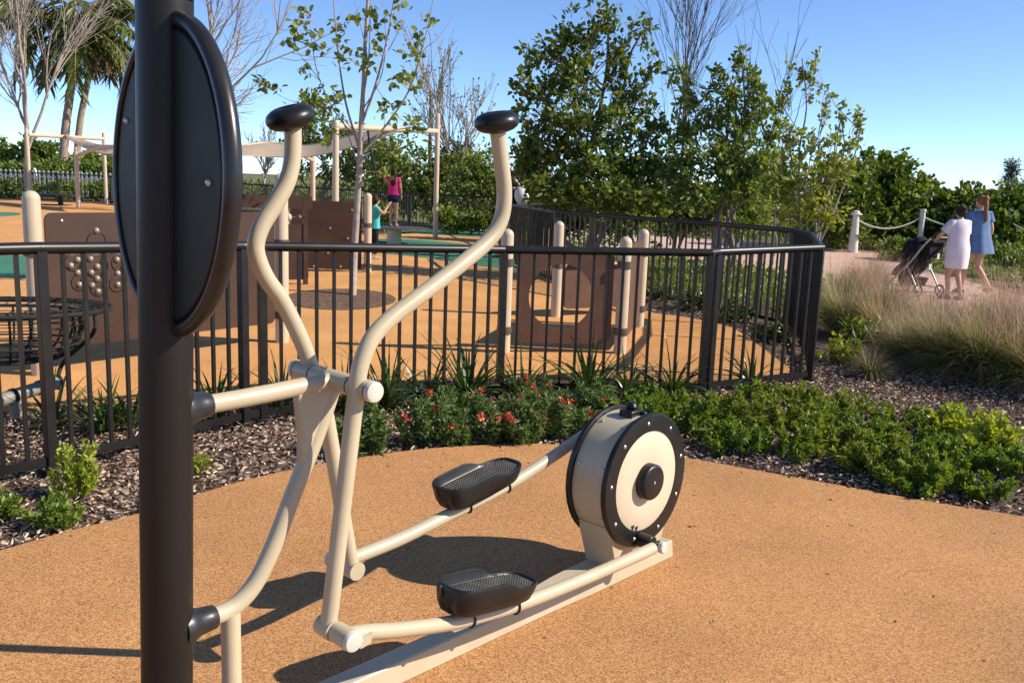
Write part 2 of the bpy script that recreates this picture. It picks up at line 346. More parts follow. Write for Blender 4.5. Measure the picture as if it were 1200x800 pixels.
def bare_tree(name, label, base, h, bark, spread=.5, depth=5, r0=.06, first=.35, nch=3, group=None, leaf=None, lean=(0, 0), cat='tree', leafn=2, leafL=.06, minr=.004):
    base = Vector(base); t = thing(name, label, cat, base, group); mb = MB(); tips = []
    def grow(p, d, L, r, lv):
        n = 4; pts = [p]; q = p
        for i in range(n):
            d = (d + Vector(RNG.normal(size=3)) * .09 + Vector((0, 0, .05))).normalized(); q = q + d * L / n; pts.append(q)
        mb.tube(pts, [max(minr, r * (1 - .45 * i / n)) for i in range(n + 1)], 7 if lv == 0 else (5 if lv < 3 else 3), cap=lv == 0)
        if lv >= depth: tips.append((pts[2], q)); return
        if lv >= depth - 1: tips.append((pts[1], q))
        c = nch + (random.random() < .5)
        for k in range(c):
            i = random.randint(1 if lv else 2, n); s = pts[i]
            a, b, _ = frame_of(d); ph = random.uniform(0, 6.28); sp = spread * random.uniform(.6, 1.25)
            nd = (d * math.cos(sp) + (a * math.cos(ph) + b * math.sin(ph)) * math.sin(sp)).normalized()
            grow(s, nd, L * random.uniform(.5, .82), r * .55, lv + 1)
        grow(q, d, L * .75, r * .6, lv + 1)
    grow(base - Vector((0, 0, .05)), Vector((lean[0], lean[1], 1)).normalized(), h * first, r0, 0)
    mb.build('trunk', bark, t, sharp=80)
    if leaf:
        P = []; D = []
        for a, b in tips:
            k = leafn + random.randint(0, 2); u = RNG.uniform(0, 1.05, k)[:, None]
            P.append(np.array(a) + (np.array(b) - np.array(a)) * u); D.append(np.array((b - a).normalized()) * .5 + RNG.normal(size=(k, 3)) * .8 + [0, 0, .3])
        leaves('crown', np.concatenate(P), np.concatenate(D), leafL, leafL * .62, leaf, t)
    return t

# ------------------------------------------------------------------ the setting
def sheet(name, pts, z, m, thick=0.0, kind='structure', label=None, cat=None):
    b = MB()
    if thick:
        b.prism([(p[0], p[1], z - thick) for p in pts], (0, 0, thick))
    else:
        b.add([(p[0], p[1], z) for p in pts], [tuple(range(len(pts)))])
    o = b.build(name, m, sharp=30); tag(o, label, cat, kind=kind); return o
gr = MB(); gr.add([(-900, -60, -.02), (900, -60, -.02), (900, 2500, -.02), (-900, 2500, -.02)], [(0, 1, 2, 3)])
tag(gr.build('ground', M['soil'], sharp=None), kind='structure')
# scrubby dune land behind and to the right
tag(sheet('terrain', [(-120, 44), (-20, 46), (-9, 38), (-1.5, 32), (1.2, 21.5), (2.5, 15), (5, 13.6), (8, 14.5), (13, 18), (40, 14), (400, 60), (400, 800), (-400, 800)], -.012, M['dune']))
edge_px = [(-330, 745), (-160, 694), (-60, 664), (0, 648), (80, 625), (160, 605), (230, 582), (300, 562), (380, 545), (480, 530), (560, 524), (620, 522), (700, 526), (800, 538), (900, 556), (1000, 574), (1100, 592), (1200, 608), (1320, 634), (1500, 680)]
front_edge = smooth_path([G(*p) for p in edge_px], 5)
pad = [(p.x, p.y) for p in front_edge] + [(6, 1.5), (6, -8), (-6, -8), (-6, 2)]
rb = MB(); N = len(pad); rb.prism([(x, y, -.05) for x, y in pad], (0, 0, .065))
tag(rb.build('rubber_pavement', M['rub'], sharp=30, bevel=.006), kind='structure')
play_px = [(-30, 486), (60, 479), (160, 472), (300, 470), (450, 452), (600, 440), (740, 446), (840, 449), (925, 441), (905, 418), (855, 384), (800, 372), (748, 362), (700, 330), (680, 306), (655, 285), (640, 268)]
play = [(p.x, p.y) for p in smooth_path([G(*p) for p in play_px], 4)] + [(-4, 24.6), (-10, 32), (-18.5, 39.6), (-60, 39.6), (-60, 10), (-9, 5.2), (-5, 4.6)]
tag(sheet('playground_floor', play, .012, M['rub2'], .05), kind='structure')
def px_sheet(name, px, z, m): return sheet(name, [(p.x, p.y) for p in smooth_path([G(*p) for p in px], 4)], z, m)
px_sheet('green_floor_band', [(-90, 296), (0, 300), (35, 302), (34, 325), (0, 326), (-90, 330)], .017, M['rubg'])
px_sheet('green_floor_band', [(-60, 249), (0, 249), (22, 250), (22, 252.5), (0, 254), (-60, 255)], .017, M['rubg'])
px_sheet('green_floor_band', [(432, 296), (500, 303), (560, 312), (615, 316), (622, 300), (575, 291), (520, 284), (455, 280), (425, 286)], .017, M['rubg'])
px_sheet('green_floor_band', [(428, 268), (500, 275), (600, 279), (618, 277), (560, 272), (480, 267), (440, 264)], .017, M['rubg'])
ring = [(G(398 + 66 * math.cos(a), 352 + 12.5 * math.sin(a))) for a in np.linspace(0, 2 * math.pi, 40, endpoint=False)]
sheet('tree_mulch_bed', [(p.x, p.y) for p in ring], .017, M['ringm'])
path_px = [(560, 262), (700, 272), (850, 282), (975, 291), (1040, 298), (1078, 314), (1140, 331), (1200, 347), (1330, 378), (1500, 440), (1330, 480), (1200, 420), (1050, 372), (960, 342), (850, 312), (700, 292), (560, 276)]
px_sheet('path', path_px, .004, M['path'])

def inside(poly, x, y):
    c = np.zeros(len(x), bool); j = len(poly) - 1
    for i in range(len(poly)):
        xi, yi = poly[i]; xj, yj = poly[j]
        if yi != yj:
            c ^= ((yi > y) != (yj > y)) & (x < (xj - xi) * (y - yi) / (yj - yi) + xi)
        j = i
    return c
# bark chips lying in the bed, thick near the rubber edge
def chips(n, x0, x1, y0, y1):
    x = RNG.uniform(x0, x1, n); y = RNG.uniform(y0, y1, n)
    ok = ~inside(pad, x, y) & ~inside(play, x, y) & ~inside([(p.x, p.y) for p in [G(*q) for q in path_px]], x, y)
    return x[ok], y[ok]
xs = [chips(33000, -3.6, 0.2, 3.3, 7.2), chips(9000, .2, 2.2, 4.6, 6.9), chips(26000, 1.4, 4.6, 3.9, 8.6), chips(3500, 1.0, 3.0, 8, 13)]
cx = np.concatenate([a[0] for a in xs]); cy = np.concatenate([a[1] for a in xs]); n = len(cx)
P = np.stack([cx, cy, RNG.uniform(-.012, .016, n)], 1); D = RNG.normal(size=(n, 3)); D[:, 2] *= .22
v, f = leaf_arrays(P, D, .034, .013, cup=.25, droop=.05, flat=.0)
tag(link('bark_mulch', npmesh('bark_mulch', v, f), M['chip']), 'grey brown bark chips strewn over the planting bed', 'mulch', kind='stuff')
# stray chips and dry bits on the rubber
xx = RNG.uniform(-2.2, 3.2, 900); yy = RNG.uniform(2.0, 6, 900); ed = np.array([(p.x, p.y) for p in front_edge])
dist = np.min(np.hypot(xx[:, None] - ed[:, 0], yy[:, None] - ed[:, 1]), 1)
ok = inside(pad, xx, yy) & (RNG.uniform(0, 1, 900) < np.exp(-dist / .18) + .10); n = ok.sum()
D = RNG.normal(size=(n, 3)); D[:, 2] *= .1
v, f = leaf_arrays(np.stack([xx[ok], yy[ok], np.full(n, .018)], 1), D, .022, .007, cup=.3)
tag(link('dry_litter', npmesh('dry_litter', v, f), M['chip']), 'tiny dark bits of bark littering the tan rubber', 'litter', kind='stuff')

# ------------------------------------------------------------------ the elliptical trainer on its black post
wA = R(43.5); w = Vector((math.sin(wA), math.cos(wA), 0)); vv = Vector((math.cos(wA), -math.sin(wA), 0)); V0 = -2.03; Z = Vector((0, 0, 1))
def W(s, v, z): return w * s + vv * (V0 + v) + Z * z
PC = W(.954, 0, 0)
tr = thing('elliptical_trainer', 'tan outdoor elliptical trainer with black pedals and round flywheel, fixed to a black sign post', 'exercise machine', (PC.x, PC.y, 0))
LEAN = .027
def PL(z): return W(.954, 0, z) + Vector((LEAN * (z - .72) - .009, 0, 0))      # the post stands a little out of plumb
po = MB(); po.cyl(PL(-.05), PL(1.918), .0615, 48); po.cyl(PL(1.921), PL(2.45), .0615, 48)
po = po.build('post', M['post'], tr, 'tall round black post')
# sign disc: oval plate with a heavy rounded rim, crossing the post
dc = PL(1.532); db = MB(); K = 72
dvx = Vector((math.sin(R(139.4)), math.cos(R(139.4)), 0)); dnx = Vector((-dvx.y, dvx.x, 0))
def oval(a, rr, h): return dc + dvx * (math.cos(a) * rr) + Vector((LEAN, 0, 1)) * (math.sin(a) * rr) + dnx * h
prof = [(.300, -.006), (.326, -.006)]; prof2 = [(.326, -.008)] + [(.347 + .018 * math.cos(t), .010 + .020 * math.sin(t)) for t in np.linspace(-math.pi + .35, math.pi - .35, 14)] + [(.326, .030)]
vs = [oval(2 * math.pi * j / K, r_, h_) for r_, h_ in prof2 for j in range(K)]; n_ = len(prof2)
db.add(vs, [(i * K + j, i * K + (j + 1) % K, ((i + 1) % n_) * K + (j + 1) % K, ((i + 1) % n_) * K + j) for i in range(n_) for j in range(K)])
rimo = db.build('sign_rim', M['rim'], tr, sharp=50)
pb = MB(); pb.prism([oval(2 * math.pi * j / K, .3235, -.004) for j in range(K)], dnx * .03); sp = pb.build('sign_panel', M['disc'], tr, sharp=30)
for a in (R(87), R(-1), R(-87), R(152)):
    bb = MB(); q = oval(a, .285 if abs(a) > 1 else .262, -.004); bb.lathe(q, -dnx, [(-.002, .009), (.002, .009), (.006, .006), (.0075, .002)], 12); bb.build('bolt', M['steel'], sp)
# collars
for z in (.985, .424):
    cb = MB(); rr = [(0.030, .048), (.046, .047), (.056, .044), (.066, .0395), (.076, .0355), (.088, .0325), (.106, .0305), (.110, .028)]; off_ = (PL(z) - W(.954, 0, z)).dot(w)
    cb.lathe(W(.954, 0, z), w, [(h_ + (off_ if k_ < 5 else 0), r_) for k_, (h_, r_) in enumerate(rr)], 32); cb.build('collar', M['collar'], tr)
fr = MB(); fr.tube(smooth_path([W(1.05, 0, .985), W(1.2, 0, .988), W(1.35, 0, .994), W(1.43, 0, .997)], 4), .0235, 28)
fr.build('upper_frame_tube', M['tan'], tr)
fr = MB(); fr.tube(smooth_path([W(1.04, 0, .424), W(1.09, 0, .426), W(1.135, 0, .440), W(1.185, 0, .483), W(1.24, 0, .572), W(1.30, 0, .70), W(1.36, 0, .82), W(1.405, 0, .92), W(1.43, 0, .985)], 6), .0235, 28)
fr.build('lower_frame_tube', M['tan'], tr)
gp = [(1.306, .985), (1.311, .93), (1.319, .86), (1.318, .78), (1.298, .69), (1.315, .69), (1.375, .82), (1.42, .92), (1.44, .985)]
g = MB(); g.prism([W(s, -.017, z) for s, z in gp], vv * .034); g.build('gusset_plate', M['tan'], tr, sharp=30, bevel=.008)
g = MB(); g.cyl(W(1.108, 0, 0), W(1.108, 0, .42), .0255, 28); g.lathe(W(1.108, 0, .015), Z, [(0, .075), (.008, .075), (.010, .07)], 32); g.build('support_leg', M['tan'], tr)
# pivot tube
g = MB(); g.cyl(W(1.43, -.085, .997), W(1.43, .085, .997), .0285, 32); g.build('pivot_tube', M['tan'], tr)
for s_ in (-1, 1):
    for q in (.088, .168): MB().cyl(W(1.43, s_ * (q - .003), .997), W(1.43, s_ * (q + .003), .997), .0262, 28).build('bushing', M['black'], tr)
# base beam
g = MB(); sec = [(.95, .045), (1.6, .045), (2.3, .047), (2.46, .068), (2.56, .075), (3.12, .075)]
pts = [W(s, -h, .015) for s, h in sec] + [W(s, h * .75 if s > 2.3 else h, .015) for s, h in sec[::-1]]
n_ = len(pts); top = [W(s, -h + .008, .088) for s, h in sec] + [W(s, (h * .75 if s > 2.3 else h) - .008, .088) for s, h in sec[::-1]]
g.add(pts + top, [tuple(range(n_))[::-1], tuple(range(n_, 2 * n_))] + [(i, (i + 1) % n_, (i + 1) % n_ + n_, i + n_) for i in range(n_)])
g.build('base_beam', M['tan'], tr, sharp=25, bevel=.006)
# arms
Rarm = [(1.324, .351), (1.40, .90), (1.412, .985), (1.42, 1.04), (1.436, 1.085), (1.462, 1.128), (1.51, 1.168), (1.58, 1.208), (1.70, 1.27), (1.80, 1.325), (1.875, 1.370), (1.92, 1.41), (1.945, 1.462), (1.947, 1.53), (1.93, 1.61), (1.912, 1.695)]
Larm = [(1.590, .355), (1.486, .90), (1.452, .985), (1.425, 1.06), (1.39, 1.135), (1.345, 1.215), (1.305, 1.268), (1.280, 1.318), (1.272, 1.362), (1.290, 1.412), (1.33, 1.468), (1.365, 1.522), (1.383, 1.575), (1.388, 1.63), (1.388, 1.675)]
def bar_end_pin(s, v0, v1, z): return MB().cyl(W(s, v0, z), W(s, v1, z), .0262, 28)
for arm, sg, low in ((Rarm, 1, (1.324, .351)), (Larm, -1, (1.590, .355))):
    a_ = MB(); a_.tube(smooth_path([W(s, sg * .128, z) for s, z in arm], 5), .0232, 28)
    a_.cyl(W(1.43, sg * .0915, .997), W(1.43, sg * .165, .997), .0285, 32)
    a_.cyl(W(low[0], sg * .098, low[1]), W(low[0], sg * .158, low[1]), .0285, 32)
    ao = a_.build('swing_arm', M['tan'], tr, 'right arm, pulled back' if sg > 0 else 'left arm, pushed forward')
    c_ = MB(); c_.lathe(W(1.43, sg * .171, .997), vv * sg, [(0, .0285), (.013, .0285), (.017, .0265), (.019, .021), (.0195, .01)], 32); c_.build('end_cap', M['capw'], ao)
    e = Vector(W(arm[-1][0], sg * .128, arm[-1][1])); e0 = Vector(W(arm[-2][0], sg * .128, arm[-2][1])); dd = (e - e0).normalized() if sg > 0 else (Z - w * .36).normalized()
    kb = MB(); kb.lathe(e, dd, [(h_ * .80, r_ * 1.02) for h_, r_ in [(-.006, .024), (-.004, .030), (.002, .046), (.012, .058), (.026, .0645), (.040, .0645), (.054, .058), (.064, .046), (.0685, .036), (.0690, .031), (.066, .027), (.066, .018), (.060, .014), (.056, .006)]], 40)
    kb.build('grip_knob', M['black'], ao, sharp=60)
# flywheel
wc = W(2.83, 0, .425)
g = MB(); g.lathe(wc - vv * .078, vv, [(0, .225), (0, .250), (.156, .250), (.156, .225)], 72); hs = g.build('flywheel_housing', M['tan'], tr)
for sg in (1, -1):
    f_ = MB(); c0 = wc + vv * sg * .074
    f_.lathe(c0, vv * sg, [(0, .21), (0, .262), (.004, .266), (.018, .266), (.023, .262), (.024, .257), (.024, .199), (.012, .199)], 80, capa=False)
    fo = f_.build('flange_ring', M['black'], hs, sharp=40)
    d_ = MB(); d_.lathe(c0, vv * sg, [(.006, .204), (.0185, .204), (.0205, .201), (.0206, .10), (.0206, .001)], 72); d_.build('face_disc', M['cream'], hs, sharp=40)
    h_ = MB(); h_.lathe(c0, vv * sg, [(.015, .072), (.050, .071), (.056, .066), (.058, .058), (.0585, .02), (.0585, .001)], 48); ho = h_.build('hub_cap', M['black'], hs, sharp=40)
    b_ = MB(); b_.lathe(c0 + vv * sg * .0585, vv * sg, [(-.002, .007), (.002, .007), (.004, .003)], 10); b_.build('bolt', M['steel'], ho)
    for i in range(9):
        a = 2 * math.pi * (i + .35) / 9; q = c0 + vv * sg * .0235 + (w * math.cos(a) + Z * math.sin(a)) * .232
        b_ = MB(); b_.lathe(q, vv * sg, [(-.002, .008), (.002, .008), (.005, .0055), (.006, .002)], 12); b_.build('bolt', M['steel'], fo)
for i in range(8):
    a = math.pi * .14 + i * math.pi * 2 / 8
    for q in (-.055, .055):
        dr = w * math.cos(a) + Z * math.sin(a)
        b_ = MB(); b_.lathe(wc + dr * .250 + vv * q, dr, [(-.002, .007), (.002, .007), (.005, .004)], 10); b_.build('bolt', M['steel'], hs)
for s0, z0, b0 in ((2.83, .676, .02),):
    b_ = MB(); b_.box(W(2.82, .01, .680), w, vv, Z, .04, .03, .016); b_.lathe(W(2.82, .01, .69), Z, [(0, .018), (.02, .022), (.035, .014)], 12); b_.box(W(2.85, .01, .684), w, vv, Z, .012, .05, .006)
    b_.build('latch', M['black'], hs, bevel=.004)
b_ = MB(); b_.prism([W(2.83 + s_, -.0765, z_) for s_, z_ in ((-.135, .085), (-.20, .27), (.20, .27), (.135, .085))], vv * .153); b_.build('wheel_bracket', M['tan'], tr, sharp=25)
for i, (s0, z0) in enumerate(((2.775, .262), (2.800, .252))):
    b_ = MB(); q = W(s0 - .02, .0955, z0 - .01); b_.prism([q + w * .010 + Z * .008, q - w * .010 + Z * .008, q - Z * .016], vv * .001); b_.build('warning_mark', M['black'], hs)
# pedal bars, pins and pedals
Rbar = [(1.330, .349), (1.407, .332), (1.50, .304), (1.622, .273), (1.73, .249), (1.831, .233), (1.99, .215), (2.148, .205), (2.421, .197), (2.76, .196)]
Lbar = [(1.590, .355), (1.68, .358), (1.836, .368), (2.026, .394), (2.24, .424), (2.413, .455), (2.656, .518), (2.93, .595)]
for bar_, sg in ((Rbar, 1), (Lbar, -1)):
    b_ = MB(); b_.tube(smooth_path([W(s, sg * .19, z) for s, z in bar_], 5), .0225, 28)
    b_.cyl(W(bar_[0][0], sg * .161, bar_[0][1]), W(bar_[0][0], sg * .222, bar_[0][1]), .0285, 32)
    bo = b_.build('pedal_bar', M['tan'], tr)
    c_ = MB(); c_.lathe(W(bar_[0][0], sg * .224, bar_[0][1]), vv * sg, [(0, .0285), (.010, .0285), (.014, .0262), (.0155, .02), (.016, .01)], 32); c_.build('end_cap', M['capw'], bo)
    c_ = MB(); e = bar_[-1]
    c_.box(W(e[0] + .02, sg * .19, e[1]), w, vv, Z, .03, .008, .019); c_.cyl(W(e[0] + .035, sg * .100, e[1]), W(e[0] + .035, sg * .165, e[1]), .030, 20)
    c_.build('crank_pin', M['black'], bo, bevel=.004)
    c_ = MB(); c_.cyl(W(e[0] + .035, sg * .198, e[1]), W(e[0] + .035, sg * .222, e[1]), .023, 24, .004); c_.build('end_cap', M['capw'], bo)
    if sg > 0:
        l_ = MB(); l_.prism([W(bar_[0][0] + .03, sg * .212, bar_[0][1] - .012), W(bar_[0][0] + .075, sg * .212, bar_[0][1] - .005), W(bar_[0][0] + .07, sg * .212, bar_[0][1] - .035), W(bar_[0][0] + .035, sg * .212, bar_[0][1] - .04)], vv * .006); l_.build('lug', M['tan'], bo)
    # pedal in its own frame: u along the bar, p across, q up
    s0, s1 = ((1.655, 2.075) if sg > 0 else (1.995, 2.415)); f0 = lambda s: float(np.interp(s, [x[0] for x in bar_], [x[1] for x in bar_]))
    a0 = Vector(W(s0, sg * .19, f0(s0))); a1 = Vector(W(s1, sg * .19, f0(s1))); u = (a1 - a0).normalized(); p_ = vv.copy(); q_ = p_.cross(u).normalized()
    if q_.z < 0: q_ = -q_
    c0 = (a0 + a1) / 2 + q_ * .025; Lh, Wh = .186, .080; NN = 56; out = []
    for j in range(NN):
        t = 2 * math.pi * j / NN; cx_, sx_ = math.cos(t), math.sin(t); ex = 2 / (5.0 if cx_ < 0 else 2.6); ey = 2 / 3.6
        out.append((math.copysign(abs(cx_) ** ex, cx_) * Lh, math.copysign(abs(sx_) ** ey, sx_) * Wh))
    def rimh(x):
        t = (x / Lh + 1) / 2; t = min(1, max(0, (t - .50) / .24)); t = t * t * (3 - 2 * t); return .090 * (1 - t) + .060 * t
    pt = lambda x, y, h, k=1.0: c0 + u * x * k + p_ * y * (k if k == 1 else (1 - (1 - k) * 2.2)) + q_ * h
    rings = [[pt(x, y, .0, .86) for x, y in out], [pt(x, y, .006, .91) for x, y in out], [pt(x, y, .03, .965) for x, y in out], [pt(x, y, rimh(x) - .006, 1.0) for x, y in out], [pt(x, y, rimh(x), .985) for x, y in out],
             [pt(x, y, rimh(x), .958) for x, y in out], [pt(x, y, rimh(x) - .004, .948) for x, y in out], [pt(x, y, .056, .938) for x, y in out], [pt(x, y, .053, .925) for x, y in out]]
    vs = [p for rg in rings for p in rg]; fs = []
    for i in range(len(rings) - 1):
        for j in range(NN): fs.append((i * NN + j, i * NN + (j + 1) % NN, (i + 1) * NN + (j + 1) % NN, (i + 1) * NN + j))
    fs.append(tuple(range(NN))[::-1]); fs.append(tuple((len(rings) - 1) * NN + j for j in range(NN)))
    pm = MB().add(vs, fs); pm.box(c0 - u * Lh * .2 - q_ * .004, u, p_, q_, .035, .03, .01); pm.box(c0 + u * Lh * .5 - q_ * .004, u, p_, q_, .035, .03, .01)
    pd = pm.build('pedal', M['black'], bo, sharp=42)
    tb = MB()
    for ix in range(27):
        for iy in range(12):
            x = -Lh * .84 + ix * Lh * 1.70 / 26; y = -Wh * .72 + iy * Wh * 1.44 / 11
            if (abs(x / (Lh * .91)) ** 3.2 + abs(y / (Wh * .86)) ** 3.2) < 1:
                cc = c0 + u * x + p_ * y + q_ * .0529
                b4 = [cc - u * .0056 - p_ * .0044, cc + u * .0056 - p_ * .0044, cc + u * .0056 + p_ * .0044, cc - u * .0056 + p_ * .0044]; t4 = [cc + (q - cc) * .55 + q_ * .0026 for q in b4]
                tb.add(b4 + t4, [(4, 5, 6, 7), (0, 1, 5, 4), (1, 2, 6, 5), (2, 3, 7, 6), (3, 0, 4, 7)])
    tb.build('tread', M['tread'], pd, sharp=None)
    sb = MB(); sb.box(c0 - u * (Lh + .0005) * .995 + p_ * (-.020) + q_ * .066, u, p_, q_, .006, .004, .018); sb.build('slot', M['clamp'], pd, bevel=.002)
    for xx_ in (-.07, .13):
        ub = MB(); cc = a0.lerp(a1, .5) + u * xx_; cc.z = 0; 
        zz = f0((Vector(W(0, 0, 0)) * 0 + cc).dot(w)); cc = Vector(W(cc.dot(w), sg * .19, zz))
        ub.tube([cc + (p_ * math.cos(t) * .0262 + q_ * math.sin(t) * .0262) for t in np.linspace(R(30), R(-90), 9)], .0032, 8); ub.build('clip', M['black'], bo)

# ------------------------------------------------------------------ fences
def fence(name, label, path, rails, m, post_r=.025, gap=.115, bar=.019, rail_r=.030, cat='fence', bottom=.07, posts=None, low=True):
    path = [Vector((x, y, 0)) for x, y in path]; t = thing(name, label, cat, path[0])
    for i in range(len(path) - 1):
        a, b = path[i], path[i + 1]; za, zb = rails[i], rails[i + 1]; d = b - a; L = d.length; dn = d.normalized()
        rb_ = MB(); rb_.tube([a + Z * za - dn * .012, b + Z * zb + dn * .012], rail_r, 20); rb_.build('top_rail', m, t)
        pk = MB(); n_ = max(1, round(L / gap))
        for k in range(1, n_):
            q = a + d * k / n_; z1 = za + (zb - za) * k / n_
            pk.box(q + Z * (bottom + z1 - .01) / 2, dn, dn.cross(Z), Z, bar / 2, bar / 2, (z1 - .01 - bottom) / 2)
        pk.box((a + b) / 2 + Z * (bottom - .006), dn, dn.cross(Z), Z, L / 2 - post_r - .001, bar * .62, .022)
        pk.build('picket_panel', m, t, sharp=30)
    for i, a in enumerate(path):
        if posts is None or i in posts:
            dn = ((path[min(i + 1, len(path) - 1)] - path[max(0, i - 1)])).normalized(); pb_ = MB()
            pb_.box(a + Z * (rails[i] - .02) / 2, dn, dn.cross(Z), Z, post_r, post_r, (rails[i] - .02) / 2 + .01)
            if low: pb_.box(a + Z * .02, dn, dn.cross(Z), Z, post_r * 1.9, post_r * 1.9, .006)
            pb_.build('post', m, t, sharp=30, bevel=.003)
    return t
def gpt(px, py): p = G(px, py); return (p.x, p.y)
fp = [(-3.35, 3.2), gpt(61, 553), gpt(287, 498), gpt(309, 494), gpt(585, 462), gpt(821, 462), (1.53, 6.84), gpt(948, 446), (3.02, 9.3), (3.16, 10.4), (2.62, 11.7), (.62, 14.3), (-.1, 17.5)]
fr_ = [1.16, 1.15, 1.115, 1.11, 1.07, 1.085, 1.09, 1.115, 1.13, 1.125, 1.12, 1.12, 1.12]
fence('metal_fence', 'low black metal picket fence bending round the playground, right behind the planting bed', fp, fr_, M['fence'])
bp = [(-27, 40.5), (-20.2, 40.2), (-18.2, 41.0), (-9.3, 34), (-6.2, 31), (-3.3, 28.2), (-.66, 27.2), (.9, 20.2), (-.02, 17.72)]
fence('metal_fence', 'far dark picket fence along the back edge of the playground, behind the girl in pink', bp, [1.2, 1.22, 1.2, 1.13, 1.12, 1.1, 1.1, 1.12, 1.12], M['ffence'], gap=.12, rail_r=.028, post_r=.04)
# white picket fence outside, far left
wf = thing('picket_fence', 'white wooden picket fence in front of the hedge at far left', 'fence', (-30, 45, 0))
for i in range(6):
    xa = -30 + i * 2.1; pb_ = MB(); pb_.box((xa, 45, .65), (1, 0, 0), (0, 1, 0), Z, .07, .07, .67); pb_.prism([(xa - .07, 44.93, 1.32), (xa + .07, 44.93, 1.32), (xa, 44.93, 1.42)], (0, .14, 0)); pb_.build('post', M['white'], wf, sharp=30)
    if i < 5:
        pk = MB()
        for z in (.35, 1.0): pk.box((xa + 1.05, 45, z), (1, 0, 0), (0, 1, 0), Z, .97, .02, .05)
        for k in range(1, 9):
            x = xa + k * 2.1 / 9; pk.box((x, 44.95, .68), (1, 0, 0), (0, 1, 0), Z, .045, .012, .58); pk.prism([(x - .045, 44.938, 1.26), (x + .045, 44.938, 1.26), (x, 44.938, 1.33)], (0, .024, 0))
        pk.build('picket_panel', M['white'], wf, sharp=30)

# ------------------------------------------------------------------ playground equipment
def play_post(mb, x, y, h, r=.062, dome=True):
    prof = [(0, r), (h - r, r)] + ([(h - r + r * math.sin(t), r * math.cos(t)) for t in np.linspace(.2, 1.5, 7)] if dome else [(h, r), (h + .002, r * .9)])
    return mb.lathe((x, y, 0), Z, prof, 28)
def clampring(par, x, y, z, r=.062):
    c = MB(); c.lathe((x, y, z - .035), Z, [(0, r + .003), (.004, r + .012), (.066, r + .012), (.07, r + .003)], 28); c.build('clamp', M['clamp'], par)
def panel(par, name, a, b, z0, z1, th, m, hole=None, rad=.06, n=56, label=None):
    """upright board from a to b; hole = (t along, z, radius)"""
    a = Vector((*a, 0)); b = Vector((*b, 0)); L = (b - a).length; d = (b - a).normalized(); nn = d.cross(Z)
    def corner(cx_, cz_, t0): return [(cx_ + rad * math.cos(t0 + k * math.pi / 12), cz_ + rad * math.sin(t0 + k * math.pi / 12)) for k in range(7)]
    out = corner(L - rad, z1 - rad, 0) + corner(rad, z1 - rad, math.pi / 2) + corner(rad, z0 + rad, math.pi) + corner(L - rad, z0 + rad, 1.5 * math.pi)
    P3 = lambda u, z, o: a + d * u + Z * z + nn * o
    mb = MB()
    if not hole: mb.prism([P3(u, z, -th / 2) for u, z in out], nn * th)
    else:
        hu, hz, hr = hole[0] * L, hole[1], hole[2]
        def ray_out(t):                       # outline hit from the hole centre
            dx, dz = math.cos(t), math.sin(t); best = 9
            for i in range(len(out)):
                x1, y1 = out[i]; x2, y2 = out[(i + 1) % len(out)]; ex, ez = x2 - x1, y2 - y1; den = dx * ez - dz * ex
                if abs(den) < 1e-9: continue
                s_ = ((x1 - hu) * ez - (y1 - hz) * ex) / den; q = ((x1 - hu) * dz - (y1 - hz) * dx) / den
                if s_ > 0 and -1e-6 <= q <= 1 + 1e-6: best = min(best, s_)
            return hu + dx * best, hz + dz * best
        ang = sorted([2 * math.pi * k / n for k in range(n)] + [math.atan2(z - hz, u - hu) % (2 * math.pi) for u, z in out]); k = len(ang)
        vs = [P3(hu + hr * math.cos(t), hz + hr * math.sin(t), o) for o in (-th / 2, th / 2) for t in ang] + [P3(*ray_out(t), o) for o in (-th / 2, th / 2) for t in ang]
        fs = []
        for i in range(k):
            j = (i + 1) % k
            fs += [(i, j, 2 * k + j, 2 * k + i), (k + j, k + i, 3 * k + i, 3 * k + j), (j, i, k + i, k + j), (2 * k + i, 2 * k + j, 3 * k + j, 3 * k + i)]
        mb.add(vs, fs)
    return mb.build(name, m, par, label, sharp=35)
# bubble panel between two tan posts, left
pa, pbq = (-3.52, 6.61), (-2.14, 8.29)
bpn = thing('bubble_play_wall', 'brown play wall with a cluster of silver bubble domes between two tan posts', 'play wall', (*pa, 0), 'brown play walls inside the fence')
for (x, y), h in ((pa, 1.37), (pbq, 1.56)):
    q = MB(); play_post(q, x, y, h); q.build('post', M['tanpost'], bpn)
    for z in (.27, .93): clampring(bpn, x, y, z)
pd_ = (Vector((*pbq, 0)) - Vector((*pa, 0))).normalized(); p0 = Vector((*pa, 0)) + pd_ * .085; p1 = Vector((*pbq, 0)) - pd_ * .085
bo_ = panel(bpn, 'board', (p0.x, p0.y), (p1.x, p1.y), .20, 1.21, .024, M['brown'])
pn = pd_.cross(Z)
def on_panel(px, py, off=.012):
    d = Vector(ray(px, py)); c = Vector(CAM); t = (p0 - c).dot(pn) / d.dot(pn); return c + d * t + pn * off
bub = [(112, 270), (114, 292), (96, 294), (131, 293), (90, 304), (105, 303), (120, 305), (136, 304), (82, 311), (97, 311), (113, 312), (144, 313), (90, 319), (106, 319), (121, 320), (137, 320), (97, 328), (113, 326), (92, 333), (107, 334), (122, 334), (137, 333), (114, 341)]
for q in bub:
    c = on_panel(*q); b_ = MB(); b_.lathe(c - pn * .004, pn, [(0, .029)] + [(.004 + .022 * math.sin(t), .024 * math.cos(t)) for t in np.linspace(0, 1.5, 7)], 18); b_.build('bubble_dome', M['dome'], bo_)
